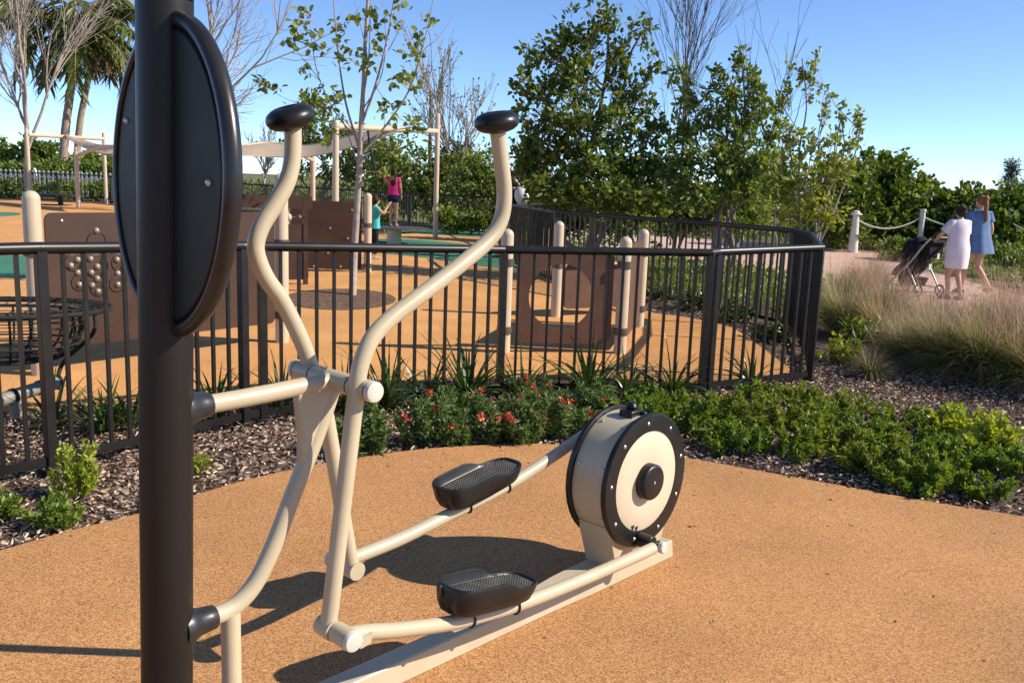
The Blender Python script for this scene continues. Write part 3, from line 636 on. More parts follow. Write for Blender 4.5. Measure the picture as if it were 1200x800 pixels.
for q, r_ in (((112, 282), .07), ((92, 331), .06), ((136, 333), .06), ((140, 308), .07), ((84, 308), .06), ((114, 338), .06), ((112, 312), .09)):
    c = on_panel(*q, .013); b_ = MB(); a, b, _ = frame_of(pn)
    b_.tube([c + (a * math.cos(t) + b * math.sin(t)) * r_ for t in np.linspace(0, 2 * math.pi, 33)], .004, 6); b_.build('groove_ring', M['black'], bo_)
for u_, z in ((.06, 1.15), (.06, .27), (.95, .27), (.95, 1.15)):
    c = p0.lerp(p1, u_) + pn * .012 + Z * z; b_ = MB(); b_.lathe(c, pn, [(-.001, .012), (.004, .012), (.008, .006)], 10); b_.build('bolt', M['steel'], bo_)
# round-hole crawl panel, centre, with its return side panel
qa, qb, qc = gpt(590, 414), gpt(726, 415), gpt(748, 384)
hp = thing('crawl_through_wall', 'light brown play wall with a big round crawl hole between short tan posts', 'play wall', (*qa, 0), 'brown play walls inside the fence')
for (x, y), h in ((qa, 1.14), (qb, 1.10), (qc, 1.10)):
    q = MB(); play_post(q, x, y, h, .058); q.build('post', M['tanpost'], hp)
    for z in (.22, .84): clampring(hp, x, y, z, .058)
d_ = (Vector((*qb, 0)) - Vector((*qa, 0))).normalized(); e0 = Vector((*qa, 0)) + d_ * .10; e1 = Vector((*qb, 0)) - d_ * .10
panel(hp, 'board', (e0.x, e0.y), (e1.x, e1.y), .10, .96, .024, M['pinkbrown'], hole=(.46, .535, .300), rad=.10)
d_ = (Vector((*qc, 0)) - Vector((*qb, 0))).normalized(); e0 = Vector((*qb, 0)) + d_ * .09; e1 = Vector((*qc, 0)) - d_ * .09
panel(hp, 'side_board', (e0.x, e0.y), (e1.x, e1.y), .10, 1.0, .024, M['pinkbrown'])
lp_ = thing('low_play_wall', 'low brown play wall on one tan post, seen through the round hole', 'play wall', (.50, 10.57, 0), 'brown play walls inside the fence')
q = MB(); play_post(q, .50, 10.57, 1.13, .058); q.build('post', M['tanpost'], lp_); clampring(lp_, .50, 10.57, .62, .058)
panel(lp_, 'board', (.60, 10.62), (1.40, 11.1), .10, .62, .024, M['pinkbrown']); q = MB(); q.box((1.0, 10.84, .632), Vector((.8, .48, 0)).normalized(), Vector((-.48, .8, 0)).normalized(), Z, .42, .05, .012); q.build('shelf', M['tanpost'], lp_, bevel=.004)
# climbing wall panel further back, and its post
kp = thing('climbing_wall', 'dark brown square play wall with bolts behind the slim tree trunk', 'play wall', (-3.6, 14.6, 0), 'brown play walls inside the fence')
panel(kp, 'board', (-3.62, 14.62), (-2.52, 14.85), .06, 1.15, .03, M['brown'], rad=.03)
for (x, y), h, r_ in (((-2.42, 14.86), 1.30, .062), ((-3.66, 14.62), .98, .02)):
    q = MB(); play_post(q, x, y, h, r_); q.build('post', M['tanpost'], kp)
clampring(kp, -2.42, 14.86, .78); clampring(kp, -2.42, 14.86, .12)
for u_, z in ((.12, .50), (.55, .72), (.80, .56), (.52, .32), (.32, .10), (.70, .10), (.18, 1.05), (.86, 1.02)):
    c = Vector((-3.62, 14.62, 0)).lerp(Vector((-2.52, 14.85, 0)), u_) + Z * z + Vector((.2, -1, 0)).normalized() * .016; b_ = MB(); b_.lathe(c, (.2, -1, 0), [(-.002, .022), (.008, .020), (.012, .008)], 10); b_.build('bolt', M['steel'], kp)
# shelf counter with beads, between bubble panel and dark wall
sk_ = thing('play_counter', 'brown play counter with pale beads under its top, left of the dark square wall', 'play counter', (-4.3, 12.2, 0))
panel(sk_, 'board', (-4.75, 12.1), (-2.95, 12.9), .08, .86, .03, M['brown'], rad=.03); panel(sk_, 'top_board', (-4.8, 12.08), (-2.9, 12.92), 1.08, 1.26, .05, M['brown'], rad=.03)
for i in range(3):
    c = Vector((-4.75, 12.1, 0)).lerp(Vector((-2.95, 12.9, 0)), (.02, .5, .98)[i]); q = MB(); q.box(c + Z * .6, (.914, .406, 0), (-.406, .914, 0), Z, .03, .03, .62); q.build('upright', M['brown'], sk_)
for i in range(13):
    c = Vector((-4.75, 12.1, 0)).lerp(Vector((-2.95, 12.9, 0)), .06 + i * .073) + Z * .96; q = MB(); q.ball(c, .045, .045, .055 if i % 3 else .04); q.build('bead', M['tanpost' if i % 4 else 'clamp'], sk_)
q = MB(); q.tube([(-4.75, 12.1, .96), (-2.95, 12.9, .96)], .012, 10); q.build('bead_rod', M['clamp'], sk_)

# net seat at far left
ns = thing('net_seat', 'round black rope net basket seat beside the grey pipe rail at the left edge', 'net seat', (-3.12, 5.55, 0))
C0 = Vector((-3.22, 5.62, -.02)); tilt = Matrix.Rotation(R(-3), 3, 'X')
def nb(r, a, z): return C0 + tilt @ Vector((r * math.cos(a), r * math.sin(a), 0)) + Z * z
q = MB(); q.tube([nb(.63, a, .68) for a in np.linspace(0, 2 * math.pi, 49)], .016, 12); q.build('rim_ring', M['brope'], ns); q = MB(); q.tube([nb(.47, a, .655) for a in np.linspace(0, 2 * math.pi, 49)], .013, 12); q.build('inner_ring', M['galv'], ns)
q = MB()
for r_, z in ((.60, .70), (.565, .70), (.53, .695), (.495, .69), (.455, .66)): q.tube([nb(r_, a, z) for a in np.linspace(0, 2 * math.pi, 41)], .0055, 5)
for k in range(44):
    a = 2 * math.pi * k / 44; q.tube([nb(.635, a, .70), nb(.55, a + .04, .705), nb(.45, a, .675)], .0055, 5)
for k in range(26):
    a = 2 * math.pi * k / 26; q.tube(smooth_path([nb(.45, a, .66), nb(.46, a, .54), nb(.41, a, .42), nb(.30, a, .36), nb(.12, a, .35)], 3), .008, 5)
for r_, z in ((.44, .46), (.41, .42), (.36, .385), (.30, .36), (.25, .356), (.20, .353), (.15, .35), (.10, .35)): q.tube([nb(r_, a, z) for a in np.linspace(0, 2 * math.pi, 41)], .0065, 5)
for z in (.62, .58, .54, .50, .46): q.tube([nb(.455, a, z) for a in np.linspace(0, 2 * math.pi, 41)], .0032, 4)
q.build('net', M['brope'], ns)
q = MB(); pts = [G(-40, 486 - 0, .0)]; a0 = A(-60, 487, 5.05); a1 = A(70, 447, 5.75)
q.tube([a0, a1], .042, 20); q.build('pipe_rail', M['galv'], ns)
for t in (.30, .55, .80, .98):
    c = a0.lerp(a1, t); d_ = (a1 - a0).normalized(); q = MB(); q.lathe(c - d_ * .012, d_, [(0, .043), (.002, .049), (.022, .049), (.024, .043)], 20); q.build('rubber_band', M['black'], ns)
q = MB(); c = a0.lerp(a1, .57); q.cyl((c.x, c.y, 0), (c.x, c.y, c.z - .02), .040, 20); q.build('post', M['galv'], ns)
q = MB(); q.tube(smooth_path([a0.lerp(a1, .97), a0.lerp(a1, 1.05) + Z * .12, nb(.62, R(-8), .55), nb(.62, R(-5), .67)], 4), .014, 10); q.build('bracket', M['brope'], ns)

# shade canopies on tan posts
def canopy(label, posts, beams, e1, e2, th=.02):
    b0 = posts[0]; t = thing('shade_canopy', label, 'shade canopy', (b0[0], b0[1], 0))
    for x, y, h, r_ in posts: q = MB(); play_post(q, x, y, h, r_); q.build('post', M['tanpost'], t)
    for pts, r_ in beams: q = MB(); q.tube(pts, r_, 14); q.build('beam', M['tanpost'], t)
    if e1:
        a_ = smooth_path([A(*p) for p in e1], 4); b_ = smooth_path([A(*p) for p in e2], 4); n_ = min(len(a_), len(b_)); K_ = 6; vs = []
        for o in (0, th):
            for i in range(n_):
                for k in range(K_ + 1): vs.append(a_[i].lerp(b_[i], k / K_) + Z * (.10 * math.sin(math.pi * k / K_) + o))
        m_ = n_ * (K_ + 1); fs = []
        for i in range(n_ - 1):
            for k in range(K_):
                u = i * (K_ + 1) + k; fs += [(u, u + 1, u + K_ + 2, u + K_ + 1), (m_ + u + K_ + 1, m_ + u + K_ + 2, m_ + u + 1, m_ + u)]
        for i in range(n_ - 1):
            for k in (0, K_): u = i * (K_ + 1) + k; fs.append((u, u + K_ + 1, m_ + u + K_ + 1, m_ + u))
        for i in (0, n_ - 1):
            for k in range(K_): u = i * (K_ + 1) + k; fs.append((u, m_ + u, m_ + u + 1, u + 1))
        MB().add(vs, fs).build('shade_sail', M['sail'], t, sharp=40)
        q = MB(); q.tube([v_ + Z * (th + .012) for v_ in a_], .035, 8); q.build('sail_edge_tube', M['tanpost'], t)
    return t
canopy('tan shade canopy with a long curved sail, rising over the girl in pink', [(-3.54, 17.84, 2.62, .062), (-2.14, 24.16, 3.25, .066), (-5.8, 26, 2.08, .066)],
       [([A(394, 148, 17.84), A(512, 154, 24.16)], .066), (smooth_path([A(367, 189, 26), A(356, 183, 25), A(335, 177, 24), A(312, 173, 23)], 4), .05)],
       [(215, 186, 24), (250, 178, 24), (283, 173, 24), (312, 169, 24.5), (335, 171, 24.5), (365, 172, 24), (405, 163, 23), (461, 150, 21.5)], [(215, 190, 20), (250, 186, 20), (283, 183, 20.5), (312, 184, 21), (335, 185, 21), (365, 184, 21), (405, 175, 20.5), (461, 158, 20.5)])
canopy('tan shade canopy with a drooping sail and square top beam, below the two palms', [(-19.3, 36.2, 2.95, .075), (-17.9, 39.8, 3.05, .075), (-16.34, 34.0, 2.28, .08)],
       [([A(33, 158, 36.2), A(122, 163, 39.8)], .075), (smooth_path([A(92, 182, 34), A(104, 177, 33.5), A(120, 172.5, 33), A(137, 172, 32.5), A(165, 173, 32)], 4), .07)],
       [(76, 160, 38), (95, 165, 37), (115, 171, 36), (137, 173, 35), (168, 176, 34)], [(78, 162, 36.5), (95, 172, 34.5), (115, 180, 33), (137, 184, 32), (168, 184, 31)])
rp = MB(); rp.tube(smooth_path([A(431, 153, 19.6), A(434, 175, 19.7), A(439, 198, 19.8), A(443, 224, 19.9), A(445, 240, 20)], 4), .022, 8)
tag(rp.build('rope', M['brope']), 'black rope hanging from the canopy beam into the girl\'s hand', 'rope')
pf = thing('balance_platform', 'round dark standing platform on a tan stub under the girl in pink', 'play platform', (-2.75, 21.6, 0))
q = MB(); q.lathe((-2.75, 21.6, .375), Z, [(0, .68), (.004, .70), (.03, .70), (.036, .68)], 40); q.build('deck', M['clamp'], pf); q = MB(); q.cyl((-2.85, 21.3, 0), (-2.85, 21.3, .374), .17, 24); q.build('stub', M['tanpost'], pf)
pf = thing('balance_platform', 'small dark standing platform by the far fence, left of a canopy post', 'play platform', (-18.3, 36.6, 0))
q = MB(); q.lathe((-18.3, 36.6, .40), Z, [(0, .9), (.05, .9)], 30); q.build('deck', M['ffence'], pf); q = MB(); q.cyl((-18.3, 36.6, 0), (-18.3, 36.6, .399), .10, 16); q.build('stub', M['ffence'], pf)

# rope-and-post barrier along the path
def bollard(px, py, H_, r_, cap, label):
    g_ = G(px, py); t = thing('bollard', label, 'bollard', (g_.x, g_.y, 0), 'rope barrier posts by the path')
    q = MB()
    if cap:
        q.lathe((g_.x, g_.y, 0), Z, [(0, r_ * 1.35), (H_ * .5, r_ * 1.05), (H_ * .86, r_ * .8), (H_ * .9, r_ * .8)], 20); q.build('shaft', M['bollard'], t)
        q = MB(); q.lathe((g_.x, g_.y, H_ * .9), Z, [(0, r_ * .8), (.015, r_ * 1.5), (.045, r_ * 1.5), (.06, r_ * .9), (.11, r_ * .85), (.13, r_ * .4)], 20); q.build('cap', M['bollard'], t)
    else:
        q.lathe((g_.x, g_.y, 0), Z, [(0, r_), (H_ * .93, r_)], 20); q.build('shaft', M['bollard'], t); q = MB(); q.lathe((g_.x, g_.y, H_ * .93), Z, [(0, r_ * .9), (.008, r_ * 1.15), (.05, r_ * 1.15), (.06, r_)], 20); q.build('cap', M['bollard'], t)
    return Vector((g_.x, g_.y, H_ * .82))
B = [bollard(897, 268, 1.30, .10, True, 'cream capped bollard left of the yellow-green tree, over the fence rail'), bollard(913, 264, 1.25, .09, False, 'plain cream bollard beside a capped one, behind the yellow-green tree'),
     bollard(999, 296, 1.12, .10, True, 'pale bollard with a wide cap at the far edge of the pink path'), bollard(1076, 298, 1.26, .072, False, 'plain pale bollard above the stroller'),
     bollard(1177, 303, 1.22, .10, False, 'plain pale bollard right of the woman in blue'), bollard(1290, 318, 1.16, .10, False, 'pale bollard out at the right') if False else None]
def rope(a, b, sag, label):
    q = MB(); q.tube([a.lerp(b, i / 14) - Z * sag * 4 * (i / 14) * (1 - i / 14) for i in range(15)], .022, 8); tag(q.build('barrier_rope', M['rope']), label, 'rope', 'ropes of the barrier')
rope(B[1], B[2], .28, 'pale sagging rope behind the yellow-green tree'); rope(B[2], B[3], .30, 'pale rope between the capped bollard and the stroller'); rope(B[3], B[4], .25, 'pale rope passing behind both women'); rope(B[4], G(1330, 335) + Z * .95, .35, 'pale rope running off right of the woman in blue')
# pale poles far behind the play counter
for i, (px, t_, b_) in enumerate(((281, 204, 217), (309, 203, 217), (323, 205, 217))):
    q = MB(); a = A(px, b_ + 4, 62); q.cyl((a.x, a.y, 0), (a.x, a.y, A(px, t_, 62).z), .13, 12); tag(q.build('pole', M['bollard']), ('pale pole on the dune, leftmost of three', 'pale pole on the dune, middle of three', 'pale pole on the dune, rightmost of three')[i], 'pole', 'pale poles on the dune')
q = MB(); a = A(505, 130, 40); q.cyl((a.x, a.y, 0), (a.x, a.y, A(505, 107, 40).z), .09, 12); tag(q.build('pole', M['bark']), 'thin weathered pole sticking up behind the tan canopy post', 'pole')

# ------------------------------------------------------------------ trees and shrubs
LD, LM, LY, LH, LS = M['lf_dark'], M['lf_mid'], M['lf_yel'], M['lf_hedge'], M['lf_scrub']
def gb(px, Y): q = A(px, 300, Y); return (q.x, Y, 0)
# leafy trees beyond the fence, centre to right
tree('leafy_tree', 'tallest leafy green tree with an uneven crown, rising just right of the black-knobbed handle', 'tree', gb(688, 15.5),
     [clump(711, 14, 15.5, 20, 24, 18), clump(690, 48, 15.5, 24, 26, 21), clump(668, 30, 15.5, 13, 22, 11), clump(752, 38, 15.5, 14, 24, 10), clump(728, 62, 15.5, 20, 26, 15), clump(650, 62, 15.5, 20, 24, 20), clump(625, 60, 15.3, 13, 22, 11), clump(765, 70, 15.5, 12, 16, 7), clump(680, 92, 15.3, 34, 28, 42), clump(730, 105, 15.5, 26, 28, 26), clump(640, 108, 15.3, 22, 26, 23), clump(610, 98, 15.3, 16, 18, 13), clump(755, 115, 15.6, 20, 26, 18), clump(618, 135, 15.3, 22, 24, 21), clump(665, 140, 15.1, 36, 28, 50), clump(718, 148, 15.1, 34, 30, 45), clump(765, 150, 15.3, 20, 28, 23), clump(640, 175, 15.3, 38, 30, 55), clump(690, 190, 14.9, 46, 30, 70), clump(745, 190, 15.3, 36, 34, 58), clump(615, 185, 15.3, 22, 30, 28), clump(650, 222, 14.9, 50, 24, 67), clump(720, 230, 14.7, 54, 24, 75), clump(778, 200, 15.3, 22, 34, 33)],
     M['bark'], LD, .115, .058, per=13, r0=.05, stems=4)
tree('leafy_tree', 'bushy green tree with spiky upright shoots, between the tallest tree and the yellow-green tree', 'tree', gb(850, 14.9),
     [clump(868, 74, 15.1, 9, 22, 10), clump(882, 92, 15.1, 10, 20, 10), clump(834, 92, 15.1, 10, 24, 11), clump(792, 88, 15.3, 8, 26, 9), clump(806, 120, 15.2, 14, 20, 14), clump(855, 112, 15.0, 16, 24, 18), clump(892, 122, 14.9, 18, 24, 24), clump(832, 138, 15.0, 22, 22, 24), clump(868, 150, 14.9, 26, 24, 32), clump(800, 155, 15.1, 22, 26, 26), clump(905, 160, 14.9, 14, 22, 16), clump(840, 185, 14.7, 36, 28, 54), clump(885, 190, 14.6, 28, 28, 44), clump(795, 195, 14.9, 28, 32, 46), clump(870, 222, 14.6, 44, 26, 66), clump(815, 228, 14.6, 44, 26, 66)],
     M['bark'], LM, .106, .052, per=13, r0=.04, stems=4)
tree('yellow_green_tree', 'sparse yellow-green many-stemmed tree with bare upper shoots, beside the pink path', 'tree', gb(943, 15.6),
     [clump(912, 112, 15.6, 7, 34, 9), clump(922, 100, 15.6, 6, 36, 8), clump(938, 90, 15.6, 6, 36, 9), clump(953, 92, 15.6, 6, 36, 9), clump(970, 118, 15.6, 7, 34, 9), clump(986, 140, 15.6, 6, 28, 7), clump(1010, 140, 15.6, 8, 20, 10), clump(1000, 165, 15.5, 10, 18, 9), clump(925, 160, 15.6, 24, 26, 22), clump(960, 168, 15.5, 26, 24, 24), clump(985, 198, 15.4, 24, 26, 30), clump(945, 205, 15.4, 36, 30, 44), clump(910, 222, 15.6, 24, 26, 24), clump(968, 248, 15.2, 28, 24, 38), clump(930, 250, 15.3, 30, 20, 30)],
     M['barkp'], LY, .085, .054, per=9, r0=.022, stems=8)
# bare twiggy trees
bare_tree('bare_tree', 'bare purple-grey twiggy tree behind the tallest leafy tree, reaching the top edge', gb(789, 20.5), 7.7, M['barkd'], .27, 4, .04, .42, 3, group='leafless trees')
bare_tree('bare_tree', 'thin bare twigs sticking up behind the spiky green tree and the yellow-green tree', gb(906, 19.5), 4.3, M['barkd'], .34, 3, .022, .48, 2, group='leafless trees')
bare_tree('bare_tree', 'tall pale bare tree with a few leaves, right of the tan canopy post', gb(534, 33.5), 7.6, M['barkp'], .36, 4, .09, .36, 3, group='leafless trees', leaf=LM, leafn=0, leafL=.11, minr=.009)
bare_tree('bare_tree', 'big pale bare tree at far left, in front of the palms', (gb(40, 37)[0], 37, 0), 9.6, M['barkp'], .40, 4, .13, .44, 3, group='leafless trees', minr=.005)
bare_tree('bare_tree', 'pale bare tree whose twigs spread out behind the sign disc', gb(212, 33), 9.6, M['barkp'], .62, 4, .12, .36, 3, group='leafless trees', minr=.006)
bare_tree('bare_tree', 'small faint bare tree on the dune behind the left handle', gb(308, 60), 4.8, M['barkp'], .45, 4, .07, .34, 3, group='leafless trees', minr=.018)
# young street tree inside the playground
t = thing('young_tree', 'young slim tree with sparse round leaves, in a mulch ring behind the left handle', 'tree', G(413, 345)); mb = MB()
S = 12.05
stem = smooth_path([G(413, 347) - Z * .05, A(415, 300, S), A(418, 250, S), A(421, 200, S), A(423, 150, S), A(426, 100, S), A(428, 50, S), A(431, 0, S), A(433, -50, S)], 4)
mb.tube(stem, [.052 * (1 - .72 * i / (len(stem) - 1)) for i in range(len(stem))], 12)
TW = [([(421, 175), (405, 120), (396, 60), (391, 0), (388, -30)], .017), ([(422, 150), (440, 100), (455, 40), (463, -10), (466, -40)], .018), ([(420, 185), (450, 150), (480, 105), (497, 50), (508, 0), (512, -20)], .016), ([(424, 128), (432, 70), (434, 10), (436, -40)], .012),
      ([(478, 108), (495, 62), (513, 45), (530, 20)], .008), ([(421, 165), (395, 135), (375, 95), (367, 60), (362, 15)], .010), ([(376, 95), (350, 62), (345, 45)], .006), ([(424, 130), (445, 95), (452, 50), (448, 0)], .010), ([(421, 190), (448, 158), (480, 150), (492, 152)], .009), ([(420, 195), (405, 150), (390, 120), (385, 118)], .009), ([(360, 18), (351, 20)], .005), ([(420, 160), (390, 130), (340, 118), (305, 97)], .007), ([(433, 80), (425, 40), (415, 0)], .008), ([(455, 60), (470, 30), (476, 0)], .007)]
lp, ld = [], []
CL = [(352, 14, 9, 8), (347, 28, 8, 8), (350, 45, 12, 8), (371, 58, 10, 8), (361, 84, 10, 9), (345, 47, 12, 8), (402, 70, 12, 9), (415, 66, 10, 10), (428, 76, 10, 8), (400, 42, 10, 12), (438, 35, 10, 12), (435, 12, 8, 8), (392, 32, 8, 8), (478, 65, 14, 12), (488, 58, 9, 10), (492, 40, 8, 8), (465, 95, 14, 10), (478, 88, 9, 8), (490, 100, 8, 9), (388, 118, 16, 12), (395, 108, 12, 8), (375, 122, 10, 8), (455, 122, 12, 8), (450, 130, 10, 6), (482, 145, 12, 8), (495, 152, 10, 8), (470, 140, 12, 8), (385, 150, 12, 10), (382, 165, 8, 8), (311, 98, 8, 6), (318, 106, 8, 6), (304, 94, 5, 4), (440, 60, 8, 10), (415, 20, 9, 9), (460, 25, 9, 9), (505, 24, 9, 6), (470, 5, 8, 6), (372, 36, 6, 5), (450, 165, 9, 8), (462, 180, 9, 8), (452, 200, 8, 9)]
for pts, r_ in TW:
    q = smooth_path([A(x, y, S + random.uniform(-.25, .25) * (i / len(pts))) for i, (x, y) in enumerate(pts)], 4); mb.tube(q, [r_ * (1 - .7 * i / (len(q) - 1)) for i in range(len(q))], 6)
for (x, y, a, b) in CL:
    k = int(5 + a * .95)
    for _ in range(k):
        c = A(x + random.gauss(0, a * .55), y + random.gauss(0, b * .55), S + random.uniform(-.3, .3)); lp.append(c); ld.append(Vector((random.gauss(0, 1), random.gauss(0, 1), random.gauss(-.1, .7))))
    s0 = min(stem + [A(px_, py_, S) for pts, _ in TW for px_, py_ in pts], key=lambda v_: (v_ - A(x, y, S)).length); mb.tube(wob(s0, A(x, y, S), 3, .05), [.006, .004, .003, .002], 4, cap=False)
mb.build('trunk', M['barkp'], t, sharp=80); leaves('crown', lp, ld, .095, .078, lm('young_tree_leaves', (.07, .11, .02), (.14, .19, .035), (.27, .30, .07)), t)
# dense belt behind the back fence and under the tall trees
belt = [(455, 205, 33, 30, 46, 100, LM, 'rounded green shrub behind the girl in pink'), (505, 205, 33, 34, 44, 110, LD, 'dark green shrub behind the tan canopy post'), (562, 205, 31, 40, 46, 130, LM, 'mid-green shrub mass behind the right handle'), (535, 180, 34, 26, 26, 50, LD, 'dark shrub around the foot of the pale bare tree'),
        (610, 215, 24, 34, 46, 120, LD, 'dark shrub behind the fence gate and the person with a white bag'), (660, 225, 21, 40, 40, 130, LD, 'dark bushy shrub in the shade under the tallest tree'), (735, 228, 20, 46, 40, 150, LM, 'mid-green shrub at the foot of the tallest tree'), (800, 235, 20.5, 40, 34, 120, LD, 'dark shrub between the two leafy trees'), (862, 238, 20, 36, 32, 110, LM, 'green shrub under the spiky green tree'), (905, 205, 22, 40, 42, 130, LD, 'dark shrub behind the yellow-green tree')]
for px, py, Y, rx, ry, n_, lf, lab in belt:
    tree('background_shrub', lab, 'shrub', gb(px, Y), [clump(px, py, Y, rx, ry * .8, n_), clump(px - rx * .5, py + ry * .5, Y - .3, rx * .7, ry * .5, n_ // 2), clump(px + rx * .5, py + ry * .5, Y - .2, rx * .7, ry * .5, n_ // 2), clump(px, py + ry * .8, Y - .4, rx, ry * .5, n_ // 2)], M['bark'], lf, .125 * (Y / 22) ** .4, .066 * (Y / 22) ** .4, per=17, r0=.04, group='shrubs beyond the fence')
tree('leafy_tree', 'airy mid-green tree showing sky through it, behind the left handle and the shade sail', 'tree', gb(368, 38), [clump(362, 128, 38, 26, 30, 50), clump(350, 165, 38, 26, 26, 45), clump(385, 160, 38, 30, 30, 55), clump(400, 200, 38, 40, 26, 60), clump(350, 205, 38, 20, 20, 22), clump(430, 190, 38, 30, 30, 60), clump(455, 175, 37, 26, 30, 50), clump(410, 165, 38, 24, 24, 36), clump(475, 195, 37, 30, 34, 70)], M['bark'], LM, .19, .10, per=12, r0=.10, stems=2)
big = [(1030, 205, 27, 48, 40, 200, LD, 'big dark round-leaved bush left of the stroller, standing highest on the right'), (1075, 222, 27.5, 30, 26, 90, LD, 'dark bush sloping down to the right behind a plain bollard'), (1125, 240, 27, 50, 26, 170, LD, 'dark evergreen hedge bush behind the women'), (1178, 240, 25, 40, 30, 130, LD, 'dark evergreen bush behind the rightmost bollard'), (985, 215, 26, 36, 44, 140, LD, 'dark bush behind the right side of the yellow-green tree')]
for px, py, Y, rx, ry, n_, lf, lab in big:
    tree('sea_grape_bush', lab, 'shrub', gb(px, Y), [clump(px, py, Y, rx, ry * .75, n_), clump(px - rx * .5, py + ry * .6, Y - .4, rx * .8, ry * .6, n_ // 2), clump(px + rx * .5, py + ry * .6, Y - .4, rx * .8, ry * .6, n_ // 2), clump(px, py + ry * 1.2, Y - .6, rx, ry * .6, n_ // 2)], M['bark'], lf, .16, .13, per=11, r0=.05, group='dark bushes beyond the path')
tree('conifer', 'small feathery conifer top at the right edge above the hedge', 'tree', gb(1190, 30), [clump(1186, 200, 30, 10, 16, 40), clump(1192, 222, 30, 22, 18, 70)], M['bark'], lm('conifer_needles', (.02, .04, .016), (.035, .06, .022), (.06, .09, .035)), .16, .02, per=16, r0=.05)
scrub = [(1040, 262, 27.2, 46, 20, 190, LH, 'bright green scrub behind the rope, right of the capped bollard'), (1100, 258, 27.5, 36, 18, 150, LS, 'pale green scrub behind the rope above the stroller'), (1012, 246, 29, 30, 20, 110, LM, 'mid-green scrub behind the capped bollard'), (1052, 290, 22.5, 24, 12, 110, LH, 'low leafy scrub at the path edge beside the stroller'), (1130, 278, 26.3, 40, 14, 120, LS, 'grassy scrub behind the white dress'), (1190, 308, 18.5, 36, 18, 170, LH, 'bright green scrub right of the blue dress'), (960, 266, 27, 34, 18, 120, LH, 'bright scrub behind the fence corner'), (880, 258, 31, 34, 14, 110, LS, 'pale scrub beside two cream bollards'), (1235, 325, 16.5, 36, 24, 120, LH, 'bright scrub cut off by the right edge'), (1080, 272, 27, 30, 12, 110, LH, 'bright scrub around the plain bollard'), (1210, 284, 26.5, 36, 14, 120, LS, 'pale grassy scrub right of the rightmost bollard')]
for px, py, Y, rx, ry, n_, lf, lab in scrub:
    tree('scrub_bush', lab, 'shrub', gb(px, Y), [clump(px, py, Y, rx, ry, n_), clump(px, py + ry * .8, Y - .4, rx * 1.1, ry * .7, n_ // 2)], M['bark'], lf, .10, .05, per=13, r0=.025, group='scrub along the path', stems=2)
def scrub_cover(name, label, poly, n, leaf, hmax, L, W):
    xs_ = [p[0] for p in poly]; ys_ = [p[1] for p in poly]; x = RNG.uniform(min(xs_), max(xs_), n); y = RNG.uniform(min(ys_), max(ys_), n)
    ok_ = inside(poly, x, y) & ~inside(play, x, y) & ~inside([(p.x, p.y) for p in [G(*q) for q in path_px]], x, y); x, y = x[ok_], y[ok_]
    hgt = hmax * (.35 + .65 * np.clip(.5 + .35 * np.sin(x * 1.7 + 1.3 * np.sin(y * .9)) + .3 * np.sin(y * 2.1 + x * .6), 0, 1)); z = hgt * np.sqrt(RNG.uniform(0, 1, len(x)))
    D_ = RNG.normal(size=(len(x), 3)); D_[:, 2] = np.abs(D_[:, 2]) + .4
    tag(leaves(name, np.stack([x, y, z], 1), D_, L, W, leaf), label, 'ground cover', kind='stuff')
scrub_cover('dune_scrub', 'low green scrub covering the dune beyond the path', [(1.5, 21), (4, 19.5), (7, 20.5), (9, 19), (11, 17.5), (14, 16.5), (30, 22), (30, 34), (-1, 34), (1, 26)], 60000, LH, .55, .13, .05)
scrub_cover('path_side_scrub', 'low leafy growth along the right side of the path', [(5.0, 18.0), (7.3, 15.9), (9, 14.4), (14, 11.5), (20, 11.5), (17, 18), (9, 20), (5, 21)], 30000, LH, .40, .10, .04)
scrub_cover('verge_scrub', 'low green plants between the right fence and the path', [(3.3, 8.6), (3.6, 10.4), (3.0, 12), (1.0, 14.6), (.5, 18), (1.4, 20.5), (5, 16), (6, 12.5), (4.6, 9.5)], 16000, M['lf_cover'], .30, .09, .03)
scrub_cover('distant_scrub', 'grassy dune scrub far behind the left handle', [(-16, 52), (-28, 62), (-10, 64), (-8, 48)], 14000, LS, .9, .4, .12)
# hedge, darker trees and palms far left
for i, (px, lab) in enumerate(((-12, 'clipped hedge stretch cut by the left edge'), (28, 'clipped hedge stretch behind the big bare tree'), (68, 'clipped hedge stretch under the palms'), (108, 'clipped hedge stretch left of the sign disc'), (150, 'clipped hedge stretch half hidden by the sign disc'))):
    c = clump(px, 203, 47.5, 25, 15, 260, 1.0); tree('hedge', lab, 'hedge', gb(px, 47.5), [c, clump(px, 220, 47, 25, 14, 160, .9)], M['bark'], LH, .19, .11, per=9, r0=.05, group='hedge behind the white fence', limb=False)
for px, py, rx, ry, n_, lab in ((-5, 182, 30, 22, 120, 'dark tree crown behind the hedge at the left edge'), (45, 182, 34, 20, 130, 'dark tree crown behind the hedge and bare tree'), (110, 190, 34, 14, 90, 'low dark tree crown behind the hedge and canopy')):
    tree('dark_tree', lab, 'tree', gb(px, 56), [clump(px, py, 56, rx, ry, n_), clump(px, py + 16, 55.5, rx, ry, n_ // 2)], M['bark'], LM, .32, .17, per=12, r0=.12, group='dark trees behind the hedge')
